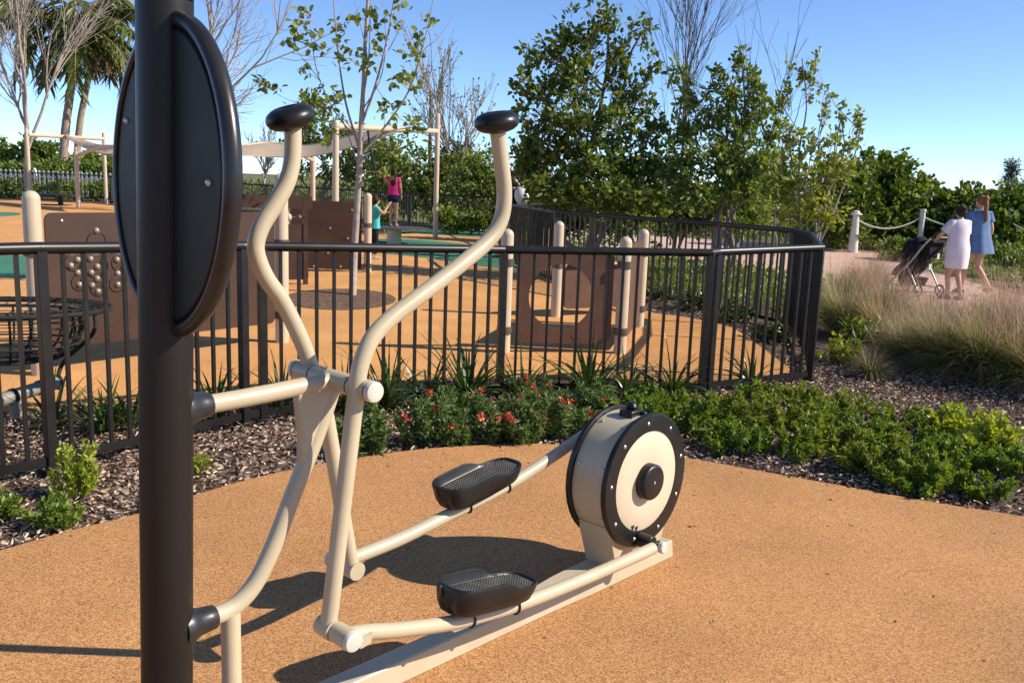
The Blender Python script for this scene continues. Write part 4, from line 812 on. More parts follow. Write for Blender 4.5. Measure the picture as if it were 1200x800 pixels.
for i, (px, py, rx) in enumerate(((30, 232, 22), (75, 234, 24), (118, 234, 18), (150, 236, 16), (5, 234, 20))):
    tree('fence_shrub', ('low shrub in front of the white fence, below the bare tree', 'low shrub in front of the white fence, by the dark platform', 'low shrub by the far canopy post', 'low shrub at the fence corner left of the post', 'low shrub in front of the white fence at the left edge')[i], 'shrub', gb(px, 43), [clump(px, py - 14, 43, rx, 10, 90), clump(px, py - 6, 42.8, rx, 8, 60)], M['bark'], LM if i % 2 else LH, .18, .09, per=9, r0=.03, group='shrubs along the far fence')
for i, (px, py, rx, lab) in enumerate(((520, 254, 18, 'low plant by the back fence right of the platform'), (560, 258, 20, 'low plant by the back fence near the right handle'), (535, 262, 20, 'low dark plant in front of the back fence'), (450, 250, 16, 'low plant by the back fence behind the girl'), (585, 262, 14, 'low plant by the gate'))):
    tree('fence_shrub', lab, 'shrub', gb(px, 26.5), [clump(px, py, 26.5, rx, 10, 60)], M['bark'], LD if i % 2 else LM, .16, .06, per=10, r0=.02, group='plants along the back fence')
def palm(label, pts, r0, nf, L, dead):
    P_ = [A(*p) for p in pts]; P_[0].z = 0; t = thing('palm_tree', label, 'palm tree', (P_[0].x, P_[0].y, 0), 'palms at far left')
    s = smooth_path(P_, 8); n_ = len(s); mb = MB()
    mb.tube(s, [r0 * (1.15 - .35 * i / n_) * (1 + .05 * (i % 2)) for i in range(n_)], 14); top = s[-1]; mb.ball(top - Z * .3, r0 * 1.9, r0 * 1.9, .8, 12, 8); mb.build('trunk', M['palmbark'], t)
    for k in range(nf):
        az = 2 * math.pi * k * .382 + random.uniform(-.3, .3); el = R(random.uniform(-12, 82)) if k >= dead else R(random.uniform(-75, -35)); LL = L * random.uniform(.8, 1.15) * (1 if k >= dead else .6)
        pts_ = []; p = Vector(top); e = el
        for j in range(13): pts_.append(p.copy()); p = p + Vector((math.cos(e) * math.cos(az), math.cos(e) * math.sin(az), math.sin(e))) * LL / 12; e -= R(7.5 if k >= dead else 3)
        q = MB(); q.tube(pts_, [.045 * (1 - .8 * j / 12) for j in range(13)], 5); fo = q.build('frond', M['gr_straw'] if k >= dead else M['palmbark'], t)
        pp, dd = [], []
        for j in range(1, 13):
            for u_ in (0, .33, .66):
                if j == 12 and u_: break
                c = pts_[j].lerp(pts_[min(12, j + 1)], u_); dr = (pts_[min(12, j + 1)] - pts_[j - 1]).normalized(); sd_ = dr.cross(Z).normalized()
                for sg in (-1, 1): pp.append(c); dd.append(sd_ * sg + dr * .55 - Z * random.uniform(.25, .9))
        v_, f_ = leaf_arrays(np.array(pp), np.array([tuple(x) for x in dd]), LL * .25, .036, droop=.3)
        link('leaflets', npmesh('leaflets', v_, f_), M['frond'] if k >= dead else M['frond_dead'], fo)
palm('thicker palm with a green crown and brown boot, left of the pair', [(70, 190, 50), (76, 160, 50), (81, 120, 50), (86, 90, 50), (94, 42, 50)], .21, 30, 4.2, 2)
palm('slimmer leaning palm with a brown dead skirt, right of the pair', [(85, 190, 52), (93, 150, 52), (100, 110, 52), (106, 78, 52), (112, 36, 52)], .17, 30, 4.0, 8)
palm('palm crown poking in at the top left corner', [(-28, 190, 55), (-22, 120, 55), (-12, 60, 55), (-8, 8, 55)], .2, 24, 4.0, 3)

# ------------------------------------------------------------------ planting bed
def bushlet(name, label, cat, px, py, rpx, hpx, n, leaf, L, W, group=None, flowers=0, upright=.6, stems=None, flat=0.):
    """low leafy plant whose foot stands at a ground spot of the photo; rpx, hpx = half-width and height in photo pixels"""
    g_ = G(px, py); k = g_.y / FPX; rx, hh = rpx * k, hpx * k; t = thing(name, label, cat, (g_.x, g_.y, 0), group); mb = MB(); P, D = [], []
    ns = stems or max(14, int(rx * 90)); tips = []
    for i in range(ns):
        a = random.uniform(0, 6.283); u = math.sqrt(random.random()); x0 = g_.x + math.cos(a) * rx * u * .55; y0 = g_.y + math.sin(a) * rx * .85 * u * .55
        x1 = g_.x + math.cos(a) * rx * u * 1.05; y1 = g_.y + math.sin(a) * rx * .85 * u * 1.05; z1 = hh * (1 - .55 * u * u) * random.uniform(.55, 1.12)
        q = wob((x0, y0, -.01), (x1, y1, z1), 3, .07); mb.tube(q, [.0028, .0025, .002, .0012], 4, cap=False); tips.append(Vector(q[-1]))
        kk = max(3, int(n / ns * random.uniform(.6, 1.4))); tt = RNG.uniform(.12, 1.03, kk)
        qa = np.array([np.array(v_) for v_ in q]); ii = np.minimum((tt * 3).astype(int), 2); fr_2 = (tt * 3 - ii)[:, None]
        base = qa[ii] * (1 - fr_2) + qa[ii + 1] * fr_2; d0 = qa[3] - qa[0]; d0 /= max(1e-6, np.linalg.norm(d0))
        P.append(base + RNG.normal(size=(kk, 3)) * L * .18); D.append(d0 * upright + RNG.normal(size=(kk, 3)) * .62 + [0, 0, .12])
    mb.build('stems', M['barkd'], t, sharp=80); P = np.concatenate(P); D = np.concatenate(D); P[:, 2] = np.maximum(P[:, 2], .008)
    leaves('foliage', P, D, L, W, leaf, t, flat=flat)
    for i in range(flowers):
        tip = sorted(tips, key=lambda v_: (v_.y, v_.x))[(i * 7 + 3) % max(1, len(tips) // 2)]; c = Vector((tip.x + random.uniform(-.03, .03), tip.y + random.uniform(-.05, .02), tip.z + random.uniform(.01, .10))); make_flower(c, tip, t)
    return t
def make_flower(c, foot, t):
    st = MB(); st.tube(wob(foot - Z * .05, c, 2, .05), .0016, 5); nrm = Vector((random.uniform(-.5, .5), random.uniform(-1, -.1), random.uniform(.25, 1))).normalized()
    a, b, _ = frame_of(nrm); n_ = 12; pp = [c] * n_; dd = [a * math.cos(2 * math.pi * i / n_) + b * math.sin(2 * math.pi * i / n_) + nrm * random.uniform(-.15, .25) for i in range(n_)]
    v_, f_ = leaf_arrays(np.array([tuple(x) for x in pp]), np.array([tuple(x) for x in dd]), .027, .018, cup=.1, droop=.1, flat=0)
    fo = link('flower', npmesh('flower', v_, f_), M['petal'], t); q = MB(); q.lathe(c - nrm * .003, nrm, [(0, .004), (.002, .011), (.008, .010), (.012, .005)], 10); q.build('flower_centre', M['fcen'], fo)
    st.build('flower_stem', M['lf_dais'], fo, sharp=80)
GF = 'red flowering plants along the rubber edge'
FL = [(428, 531, 34, 64, 1700, 0, 'feathery green plant with no flowers, just right of the trainer\'s right arm'), (505, 520, 40, 58, 1700, 4, 'red flowering plant at the left end of the flower row'), (560, 518, 36, 56, 1500, 3, 'red flowering plant with a flower right at the rubber edge'),
      (610, 517, 38, 60, 1600, 4, 'red flowering plant in the middle of the row, below the fence post'), (660, 512, 38, 62, 1600, 5, 'red flowering plant just left of the flywheel'), (540, 488, 36, 40, 900, 4, 'red flowering plant in the back of the row, left'), (625, 485, 40, 44, 1000, 6, 'red flowering plant against the fence post'), (700, 490, 34, 46, 1100, 3, 'red flowering plant behind the flywheel')]
for px, py, r_, h_, n_, fl, lab in FL:
    bushlet('flowering_plant', lab, 'plant', px, py, r_ * 1.06, h_, int(n_ * 1.3), M['lf_dais'], .046, .013, GF, max(0, fl - 2) + (1 if fl else 0))
GC = 'bright green ground cover shrubs'
CV = [(1150, 580, 34, 30, 700, 'low shrub nearest the rubber at the right edge'), (1010, 548, 34, 30, 700, 'low shrub filling the gap before the large one at the rubber edge'), (775, 480, 30, 30, 800, 'low shrub at the fence foot left of the double post'), (1080, 530, 34, 34, 800, 'low shrub just in front of the left lime plant'), (1000, 485, 34, 26, 500, 'sparse low shrub in the mulch right of the fence corner'), (1050, 495, 34, 26, 500, 'sparse low shrub left behind the lime plants'), (935, 470, 30, 28, 700, 'low shrub against the foot of the angled fence bay'), (1120, 545, 40, 40, 1100, 'low shrub in front of the lime plants'), (742, 505, 40, 52, 1500, 'bright green low shrub just behind the flywheel top'), (800, 507, 44, 52, 1900, 'bright green low shrub right of the flywheel, under the double fence post'), (850, 500, 40, 46, 1600, 'bright green low shrub in front of the double fence post'), (862, 528, 36, 38, 1100, 'low shrub at the rubber edge right of the flywheel'), (905, 500, 44, 46, 1700, 'bright green low shrub below the angled fence bay'), (915, 535, 40, 40, 1300, 'low shrub with bare mulch before it, right of the flywheel'),
      (960, 498, 40, 34, 1200, 'low shrub at the fence corner post'), (972, 528, 44, 44, 1600, 'low shrub midway between fence corner and rubber edge'), (1045, 560, 48, 54, 1900, 'large low shrub at the rubber edge, throwing a shadow onto it'), (1082, 575, 40, 44, 1400, 'low shrub at the rubber edge below the lime plants'), (1020, 520, 36, 40, 1100, 'low shrub left of the lime plants'), (890, 470, 30, 26, 700, 'small shrub poking up at the fence foot'), (1185, 555, 44, 50, 1300, 'low shrub cut off by the right edge')]
M['lf_cover2'] = lm('yellowish_cover_leaves', (.11, .15, .022), (.20, .255, .04), (.33, .36, .07), rough=.45, spec=.3)
for px, py, r_, h_, n_, lab in CV:
    bushlet('ground_cover_shrub', lab, 'shrub', px, py, r_ * random.uniform(1.1, 1.35), h_ * random.uniform(.8, 1.1), int(n_ * 2.3), M[random.choice(('lf_cover', 'lf_cover', 'lf_cover2'))], .034, .0135, GC, 0, upright=random.uniform(.35, .7))
for px, py, r_, h_, n_, lab in ((1110, 505, 42, 38, 900, 'lime leafy plant, left of a pair before the tall grasses'), (1152, 525, 46, 48, 1000, 'lime leafy plant, right of a pair before the tall grasses'), (985, 425, 26, 34, 500, 'small green plant between fence corner and grasses')):
    bushlet('leafy_plant', lab, 'plant', px, py, r_, h_, n_, M['lf_lime'], .050, .030, 'lime plants in the right bed', 0, upright=.35, flat=.3)
for px, py, r_, h_, n_, lab, lf in ((88, 580, 30, 78, 800, 'tall thin yellow-green weed in front of the left fence', 'lf_lime'), (62, 616, 34, 52, 700, 'green weed beside the rubber at far left', 'lf_cover'), (235, 552, 14, 30, 120, 'tiny weed right of the black post', 'lf_lime'), (8, 606, 20, 36, 320, 'dark weed at the left edge', 'lf_cover')):
    bushlet('weed', lab, 'plant', px, py, r_, h_, n_, M[lf], .034, .014, 'weeds in the left bed', 0, upright=.8)
# strap-leaved plants along the fence
def strap(px, py, n_, Lm, label, Wd=.031):
    n_ = int(n_ * 1.4)
    g_ = G(px, py); t = thing('strap_leaf_plant', label, 'plant', (g_.x, g_.y, 0), 'strap-leaved plants along the fence'); az = RNG.uniform(0, 6.283, n_)
    p = np.stack([g_.x + np.cos(az) * .05 * RNG.uniform(0, 1, n_), g_.y + np.sin(az) * .05 * RNG.uniform(0, 1, n_), np.full(n_, -.01)], 1)
    blades('foliage', p, az, RNG.uniform(R(48), R(86), n_), Lm * RNG.uniform(.55, 1.12, n_), Wd * RNG.uniform(.7, 1.1, n_), RNG.uniform(.3, 1.9, n_), M['lf_strap'], t, 7)
    k = max(2, n_ // 12); az = RNG.uniform(0, 6.283, k); blades('dry_foliage', np.stack([g_.x + 0 * az, g_.y + 0 * az, 0 * az], 1), az, R(35), Lm * .8, Wd * .7, 1.6, M['lf_dead'], t, 6)
for px, py, n_, L_, lab in ((120, 506, 44, .42, 'strap-leaved plant between the left fence post and the black post'), (60, 500, 26, .40, 'strap-leaved plant behind the leftmost fence post'), (152, 500, 24, .40, 'strap-leaved plant half hidden by the black post'), (252, 494, 30, .50, 'strap-leaved plant with upright blades right of the black post'), (330, 482, 30, .50, 'strap-leaved plant behind the pivot of the trainer'), (455, 478, 36, .62, 'strap-leaved plant just right of the trainer\'s right arm'), (548, 470, 44, .66, 'broad arching strap-leaved plant left of the middle fence post'), (500, 474, 24, .52, 'strap-leaved plant between two arching neighbours'),
                            (612, 468, 26, .52, 'strap-leaved plant just right of the middle fence post'), (690, 466, 44, .62, 'strap-leaved plant above the flywheel, under the play wall'), (735, 466, 26, .50, 'strap-leaved plant right of the play wall foot'), (788, 462, 30, .52, 'strap-leaved plant left of the double fence post'), (880, 452, 20, .42, 'strap-leaved plant right of the double fence post'), (405, 484, 24, .46, 'strap-leaved plant behind the crossing arms')):
    strap(px, py, n_, L_, lab)
# ornamental grasses on the right
def grass(px, py, rpx, hpx, ng, npk, label, straw=.3):
    g_ = G(px, py); k = g_.y / FPX; rx, hh = rpx * k, hpx * k; t = thing('grass_clump', label, 'grass', (g_.x, g_.y, 0), 'ornamental grasses in the right bed')
    def pos(n_, s=.35): a = RNG.uniform(0, 6.283, n_); u = np.sqrt(RNG.uniform(0, 1, n_)) * rx * s; return np.stack([g_.x + np.cos(a) * u, g_.y + np.sin(a) * u, np.zeros(n_)], 1), a
    p, a = pos(ng); blades('blades', p, a + RNG.normal(size=ng) * .5, RNG.uniform(R(50), R(88), ng), hh * RNG.uniform(.6, 1.2, ng), .0078 * RNG.uniform(.7, 1.3, ng), RNG.uniform(.2, 1.7, ng), M['gr_green'], t, 6)
    ns_ = int(ng * straw); p, a = pos(ns_, .5); blades('dry_blades', p, a, RNG.uniform(R(25), R(75), ns_), hh * RNG.uniform(.5, 1.1, ns_), .005, RNG.uniform(.5, 2.2, ns_), M['gr_straw'], t, 6)
    p, a = pos(npk, .4); blades('seed_heads', p, a + RNG.normal(size=npk) * .6, RNG.uniform(R(55), R(88), npk), hh * RNG.uniform(.9, 1.55, npk), .0046 * RNG.uniform(.6, 1.2, npk), RNG.uniform(.1, 1.1, npk), M['gr_pink'], t, 7)
    return t
GR = [(1085, 412, 26, 44, 250, 600, 'tall pink feathery grass clump before the stroller and white dress', .5), (1165, 395, 26, 62, 250, 900, 'tall pink feathery grass clump before the blue dress', .5), (1020, 352, 24, 48, 220, 700, 'pink feathery grass clump at the path, left of the stroller', .6), (1062, 378, 28, 32, 200, 400, 'pink wispy grass clump in front of the stroller hood', .9), (1015, 335, 28, 40, 250, 500, 'pink wispy grass clump furthest along the path', .9), (975, 362, 24, 60, 500, 300, 'olive grass clump squeezed against the fence corner', .6), (990, 390, 32, 74, 800, 500, 'grass clump next to the fence corner post', .5), (1030, 398, 34, 60, 600, 700, 'pinkish grass clump, second from the fence corner', .9), (1062, 425, 38, 62, 700, 600, 'straw-coloured grass clump flopping over the mulch', 1.0), (1105, 436, 40, 88, 1300, 500, 'dense olive grass clump in front of the stroller', .35), (1150, 446, 42, 96, 1400, 600, 'tall dense grass clump below the two women', .35), (1192, 452, 40, 92, 1000, 700, 'grass clump cut off by the right edge, nearest', .5), (1175, 410, 36, 70, 500, 900, 'pink feathery grass clump right of the women\'s feet', .6), (1040, 372, 34, 50, 400, 700, 'pink feathery grass clump before the stroller wheels', .7), (1005, 352, 30, 46, 400, 500, 'pale grass clump at the near path edge by the fence', .9), (1090, 392, 36, 50, 350, 800, 'pink wispy grass clump before the white dress', .8), (1215, 420, 40, 80, 600, 800, 'pink grass clump beyond the right edge', .5), (1140, 398, 34, 46, 300, 700, 'low pink wispy grass clump by the path', .7), (1020, 440, 30, 30, 250, 150, 'small sprawling dry grass tuft right of the fence corner', 2.0), (1235, 465, 42, 88, 700, 500, 'olive grass clump at the right border', .4)]
for px, py, r_, h_, a_, b_, lab, st_ in GR: grass(px, py, r_ * random.uniform(.6, 1.0), h_ * random.uniform(.9, 1.2), int(a_ * 1.15), int(b_ * .42), lab, st_)
# low plants under the back-right stretch of fence
for px, py, r_, h_, n_, lab in ((775, 352, 26, 20, 260, 'low dark plant behind the right fence, near the corner of the crawl wall'), (815, 362, 28, 22, 280, 'low dark plant behind the double fence post'), (860, 376, 28, 22, 260, 'low dark plant inside the angled fence bay'), (905, 398, 24, 22, 220, 'low dark plant behind the fence corner'), (740, 335, 22, 20, 200, 'low dark plant beyond the crawl wall'), (700, 312, 22, 18, 160, 'low dark plant farthest along the right fence')):
    bushlet('edging_plant', lab, 'plant', px, py, r_, h_, n_, M['lf_strap'], .10, .03, 'low plants edging the playground on the right', 0, upright=.5, stems=18)

# ------------------------------------------------------------------ people
def remeshed(mb, name, m, parent, vox=.009, sm=4, label=None):
    me = bpy.data.meshes.new(name); me.from_pydata(mb.v, [], mb.f); tmp = bpy.data.objects.new('tmp', me); COL.objects.link(tmp)
    rm = tmp.modifiers.new('r', 'REMESH'); rm.mode = 'VOXEL'; rm.voxel_size = vox; s_ = tmp.modifiers.new('s', 'SMOOTH'); s_.iterations = sm; s_.factor = .5
    dg = bpy.context.evaluated_depsgraph_get(); dg.update(); out = bpy.data.meshes.new_from_object(tmp.evaluated_get(dg)); bpy.data.objects.remove(tmp); out.name = name; out.shade_smooth(); out.materials.clear()
    return link(name, out, m, parent, label)
def loft(mb, rings, n=20):                       # rings: (centre, half-x vec, half-y vec)
    vs = [Vector(c) + Vector(a) * math.cos(2 * math.pi * j / n) + Vector(b) * math.sin(2 * math.pi * j / n) for c, a, b in rings for j in range(n)]; K_ = len(rings)
    fs = [(i * n + j, i * n + (j + 1) % n, (i + 1) * n + (j + 1) % n, (i + 1) * n + j) for i in range(K_ - 1) for j in range(n)]
    return mb.add(vs, fs + [tuple(range(n))[::-1], tuple((K_ - 1) * n + j for j in range(n))])
def person(label, x, y, z0, yaw, H, arms, legs, lean=0., clothes=None, hair=None, head_turn=0., group=None, slim=1.0):
    """1.7 m figure scaled to H, facing local +Y; arms = ((elbow, hand) left, right), legs = ((knee, ankle) left, right) in figure units"""
    s = H / 1.70; rot = Matrix.Rotation(yaw, 3, 'Z'); T = lambda p: Vector((x, y, z0)) + rot @ (Vector(p) * s); D = lambda d: rot @ Vector(d)
    t = thing('person', label, 'person', (x, y, z0), group); b = MB(); ln = lambda p: (p[0], p[1] + lean * max(0, p[2] - .9), p[2])
    def E(p, rx, ry, rz): b.ball(T(ln(p)), rx * s, ry * s, rz * s, 14, 9, rot)
    tors = [(.84, .145, .10, 0), (.92, .165, .115, -.01), (1.0, .15, .105, 0), (1.08, .13, .095, .01), (1.2, .145, .105, .01), (1.32, .165, .105, 0), (1.40, .155, .085, -.01), (1.45, .085, .065, -.01), (1.49, .055, .055, 0), (1.56, .052, .054, .012)]
    loft(b, [(T(ln((0, oy, z))), D((rx * s * slim, 0, 0)), D((0, ry * s * slim, 0))) for z, rx, ry, oy in tors])
    E((0, .02, 1.605), .074, .088, .105); E((0, .035, 1.555), .055, .062, .06); E((0, .112, 1.59), .013, .018, .022); E((-.075, .01, 1.595), .010, .018, .028); E((.075, .01, 1.595), .010, .018, .028)
    for sg, (el, ha), (kn, an) in ((-1, arms[0], legs[0]), (1, arms[1], legs[1])):
        sh = ln((sg * .165, -.01, 1.40)); el, ha = ln(el), ha if lean == 0 else ln(ha)
        b.tube([T(q) for q in smooth_path([sh, Vector(sh).lerp(Vector(el), .5), el, Vector(el).lerp(Vector(ha), .5), ha], 3)], [r_ * s for r_ in np.interp(np.linspace(0, 1, 13), [0, .2, .5, .65, 1], [.052, .047, .038, .040, .025])], 12); E((sg * .16, -.01, 1.395), .058, .055, .055)
        hd = (Vector(ha) - Vector(el)).normalized(); hx, hy, _ = frame_of(hd); c = Vector(ha) + hd * .045
        b.tube([T(Vector(ha) - hd * .01), T(c), T(c + hd * .04)], [.026 * s, .036 * s, .030 * s], 10)
        for i, L_ in enumerate((.060, .072, .066, .052)):
            f0 = c + hd * .035 + hx * (-.027 + i * .018); f1 = f0 + hd * L_ * .55 + hy * -.006; f2 = f1 + (hd * .8 - hy * .6).normalized() * L_ * .5
            b.tube([T(f0 - hd * .02), T(f0), T(f1), T(f2)], [.010 * s, .010 * s, .0092 * s, .0075 * s], 8)
        f0 = c - hx * .030; b.tube([T(f0 + hx * .01), T(f0 - hx * .016 + hd * .025), T(f0 - hx * .018 + hd * .052 - hy * .012)], [.012 * s, .011 * s, .008 * s], 8)
        hp_ = (sg * .085, 0, .88); b.tube([T(q) for q in smooth_path([hp_, Vector(hp_).lerp(Vector(kn), .5), kn, Vector(kn).lerp(Vector(an), .35), an], 4)], [r_ * s * (1 if slim > .9 else .86) for r_ in np.interp(np.linspace(0, 1, 17), [0, .25, .5, .62, 1], [.088, .076, .052, .056, .034])], 14)
        ft = Vector(an) - Vector(kn); toe = Vector((sg * .02, .15, -.055)); lift = max(0, -ft.normalized().y) * .35; toe.z -= lift * .12
        b.tube([T(Vector(an) + Vector((0, -.045, -.045))), T(Vector(an) + Vector((0, -.01, -.03))), T(Vector(an) + toe * .55 + Vector((0, 0, .006))), T(Vector(an) + toe)], [.030 * s, .038 * s, .036 * s, .024 * s], 12)
    bo = remeshed(b, 'body', M['skin'], t, .0085 * s)
    for sg in (-1, 1): q = MB(); q.ball(T(ln((sg * .030, .100, 1.612))), .010 * s, .006 * s, .006 * s, 8, 6, rot); q.build('eye', M['dkcloth'], bo)
    q = MB(); q.ball(T(ln((0, .098, 1.548))), .022 * s, .006 * s, .006 * s, 8, 6, rot); q.build('mouth', M['sandal'], bo)
    for nm, m_, fn, vox in (hair or []): q = MB(); fn(q, T, D, s, ln); remeshed(q, nm, m_, t, vox * s, 3)
    for nm, m_, fn in (clothes or []): q = MB(); fn(q, T, D, s, ln); q.build(nm, m_, t, sharp=70)
    for sg, (kn, an) in ((-1, legs[0]), (1, legs[1])):
        q = MB(); q.tube([T(Vector(an) + Vector((0, -.055, -.045))), T(Vector(an) + Vector((0, -.02, -.042))), T(Vector(an) + Vector((sg * .012, .08, -.052))), T(Vector(an) + Vector((sg * .02, .165, -.062)))], [.036 * s, .044 * s, .044 * s, .028 * s], 12); q.build('shoe', M['sandal'] if H > 1.4 else M['shoe'], t)
    return t
def skirted(rows, folds=0., ph=0.):              # garment as stacked rings (z, rx, ry, oy)
    def fn(q, T, D, s, ln):
        n_ = 40; vs = []; R_ = [(z - .0, rx, ry, oy) for z, rx, ry, oy in rows]
        R_ = R_ + [(z + .004, rx - .012, ry - .012, oy) for z, rx, ry, oy in R_[::-1]]
        top = max(z for z, *_ in rows); bot = min(z for z, *_ in rows)
        for z, rx, ry, oy in R_:
            fo = folds * (top - z) / max(.01, top - bot)
            for j in range(n_):
                a = 2 * math.pi * j / n_; k = 1 + fo * (math.sin(a * 7 + ph) * .6 + math.sin(a * 11 + 1 + ph) * .4) + .012 * math.sin(z * 40 + a * 3 + ph); vs.append(T(ln((rx * math.cos(a) * k, oy + ry * math.sin(a) * k, z))))
        K_ = len(R_); q.add(vs, [(i * n_ + j, i * n_ + (j + 1) % n_, ((i + 1) % K_) * n_ + (j + 1) % n_, ((i + 1) % K_) * n_ + j) for i in range(K_) for j in range(n_)])
    return fn
def sleeve(sg, el, t1, r0, r1):
    def fn(q, T, D, s, ln):
        sh = Vector(ln((sg * .150, -.01, 1.405))); e = sh.lerp(Vector(ln(el)), t1); q.tube([T(sh - Vector((sg * .03, 0, 0))), T(sh), T(sh.lerp(e, .5)), T(e)], [r0 * .8 * s, r0 * s, (r0 + r1) / 2 * s, r1 * s], 18)
    return fn
def leg_tube(kn, an, sg, t1, r0, r1):
    def fn(q, T, D, s, ln):
        h = Vector((sg * .085, 0, .90)); k = Vector(kn); a = Vector(an)
        if t1 <= 1: e = h.lerp(k, t1); q.tube([T(h), T(h.lerp(e, .5)), T(e)], [r0 * s, (r0 + r1) / 2 * s, r1 * s], 18)
        else: e = k.lerp(a, t1 - 1); q.tube([T(p) for p in smooth_path([h, h.lerp(k, .5), k, k.lerp(e, .5), e], 3)], [r0 * s * (1 - .45 * i / 12) for i in range(13)], 16)
    return fn
def hair_short(q, T, D, s, ln):
    q.ball(T(ln((0, .0, 1.63))), .096 * s, .104 * s, .098 * s, 16, 10); q.ball(T(ln((0, -.045, 1.585))), .092 * s, .075 * s, .085 * s, 16, 10)
    for i in range(22): a = random.uniform(0, 6.28); q.ball(T(ln((.085 * math.cos(a), -.02 + .085 * math.sin(a) - .01, random.uniform(1.56, 1.70)))), .026 * s, .026 * s, .026 * s, 8, 6)
def hair_long(q, T, D, s, ln):
    q.ball(T(ln((0, .0, 1.63))), .086 * s, .098 * s, .092 * s, 16, 10)
    loft(q, [(T(ln((0, -.035, 1.64))), D((.08 * s, 0, 0)), D((0, .06 * s, 0))), (T(ln((0, -.055, 1.55))), D((.088 * s, 0, 0)), D((0, .055 * s, 0))), (T(ln((.01, -.085, 1.42))), D((.10 * s, 0, 0)), D((0, .04 * s, 0))), (T(ln((.012, -.115, 1.28))), D((.085 * s, 0, 0)), D((0, .032 * s, 0))), (T(ln((.012, -.12, 1.19))), D((.04 * s, 0, 0)), D((0, .02 * s, 0)))])
def hair_pony(q, T, D, s, ln):
    q.ball(T(ln((0, .0, 1.63))), .084 * s, .096 * s, .09 * s, 16, 10); q.ball(T(ln((.01, -.10, 1.66))), .05 * s, .05 * s, .05 * s, 10, 8); q.ball(T(ln((.03, -.09, 1.69))), .035 * s, .035 * s, .035 * s, 10, 8)
    q.tube([T(ln(p)) for p in smooth_path([(0, -.10, 1.65), (0, -.125, 1.56), (.0, -.135, 1.45), (.012, -.15, 1.34), (.015, -.15, 1.26)], 3)], [r_ * s for r_ in np.interp(np.linspace(0, 1, 13), [0, .3, .8, 1], [.04, .043, .03, .010])], 12)
def at_ground(px, py): q = G(px, py); return q.x, q.y
# woman in white, pushing the stroller; both walk away from us
X1, Y1 = at_ground(1115, 351)
AL = ((-.30, .10, 1.16), (-.22, .36, 1.05)); AR = ((.23, .08, 1.14), (.10, .34, 1.04)); LG = (((-.085, .06, .47), (-.07, .04, .085)), ((.085, .02, .48), (.08, -.12, .09)))
person('short woman with dark curly hair in a pale knee-length dress, pushing a black stroller', X1, Y1, 0, R(14), 1.44, (AL, AR), LG, .05,
       [('dress', M['wdress'], skirted([(1.46, .10, .085, -.01), (1.43, .155, .105, -.01), (1.36, .195, .135, -.01), (1.25, .205, .15, 0), (1.1, .20, .15, 0), (.95, .225, .17, -.01), (.8, .225, .175, -.01), (.65, .215, .165, -.01), (.58, .205, .155, -.01)], .03)), ('sleeve', M['wdress'], sleeve(-1, AL[0], .72, .078, .082)), ('sleeve', M['wdress'], sleeve(1, AR[0], .72, .078, .082))], [('hair', M['hairb'], hair_short, .010)])
X2, Y2 = at_ground(1137, 345)
AL = ((-.24, .02, 1.14), (-.22, .16, .93)); AR = ((.24, -.02, 1.13), (.22, .06, .90)); LG2 = (((-.085, .10, .47), (-.08, .16, .085)), ((.10, .02, .48), (.12, -.30, .16)))
person('taller woman with a light brown ponytail in a flared denim-blue short dress', X2, Y2, 0, R(10), 1.60, (AL, AR), LG2, 0,
       [('dress', M['bdress'], skirted([(1.47, .075, .07, -.01), (1.44, .14, .09, -.01), (1.38, .19, .12, -.01), (1.25, .195, .14, 0), (1.1, .21, .16, 0), (.95, .245, .19, -.01), (.82, .275, .215, -.02), (.73, .30, .235, -.02)], .07, 1.0)), ('sleeve', M['bdress'], sleeve(-1, AL[0], .5, .072, .085)), ('sleeve', M['bdress'], sleeve(1, AR[0], .5, .072, .085))], [('hair', M['hairl'], hair_pony, .009)])
# stroller
SX, SY = X1 - .34, Y1 + .62; st = thing('stroller', 'black folding-hood stroller with pale metal frame, ahead of the woman in the pale dress', 'stroller', (SX, SY, 0)); sr = Matrix.Rotation(R(22), 3, 'Z')
sp_ = lambda x, y, z: Vector((SX, SY, 0)) + sr @ Vector((x * .92, y * .88, z * .92))
q = MB(); n_ = 9; vs = []
for i in range(n_):
    a = math.pi * (.02 + .60 * i / (n_ - 1))
    for j in range(13): b_ = math.pi * j / 12; vs.append(sp_(-.25 * math.cos(b_), -.02 + .36 * math.sin(b_) * math.cos(a), .62 + .36 * math.sin(b_) * math.sin(a) * 1.05 + .03 * math.sin(i * 2)))
m_ = len(vs); vs += [v_ - Z * .012 for v_ in vs]; fs = [(i * 13 + j, i * 13 + j + 1, (i + 1) * 13 + j + 1, (i + 1) * 13 + j) for i in range(n_ - 1) for j in range(12)]; q.add(vs, fs + [tuple(k + m_ for k in f)[::-1] for f in fs]); q.build('hood', M['dkcloth'], st, sharp=60)
q = MB(); loft(q, [(sp_(0, .28, .30), sr @ Vector((.20, 0, 0)), sr @ Vector((0, .16, 0))), (sp_(0, .15, .42), sr @ Vector((.23, 0, 0)), sr @ Vector((0, .22, 0))), (sp_(0, .0, .55), sr @ Vector((.24, 0, 0)), sr @ Vector((0, .20, 0))), (sp_(0, -.08, .75), sr @ Vector((.22, 0, 0)), sr @ Vector((0, .10, 0))), (sp_(0, -.12, .88), sr @ Vector((.15, 0, 0)), sr @ Vector((0, .05, 0)))]); q.build('seat', M['dkcloth'], st, sharp=60)
q = MB(); loft(q, [(sp_(0, .05, .16), sr @ Vector((.16, 0, 0)), sr @ Vector((0, .22, 0))), (sp_(0, .03, .30), sr @ Vector((.20, 0, 0)), sr @ Vector((0, .26, 0)))]); q.build('basket', M['dkcloth'], st, sharp=60)
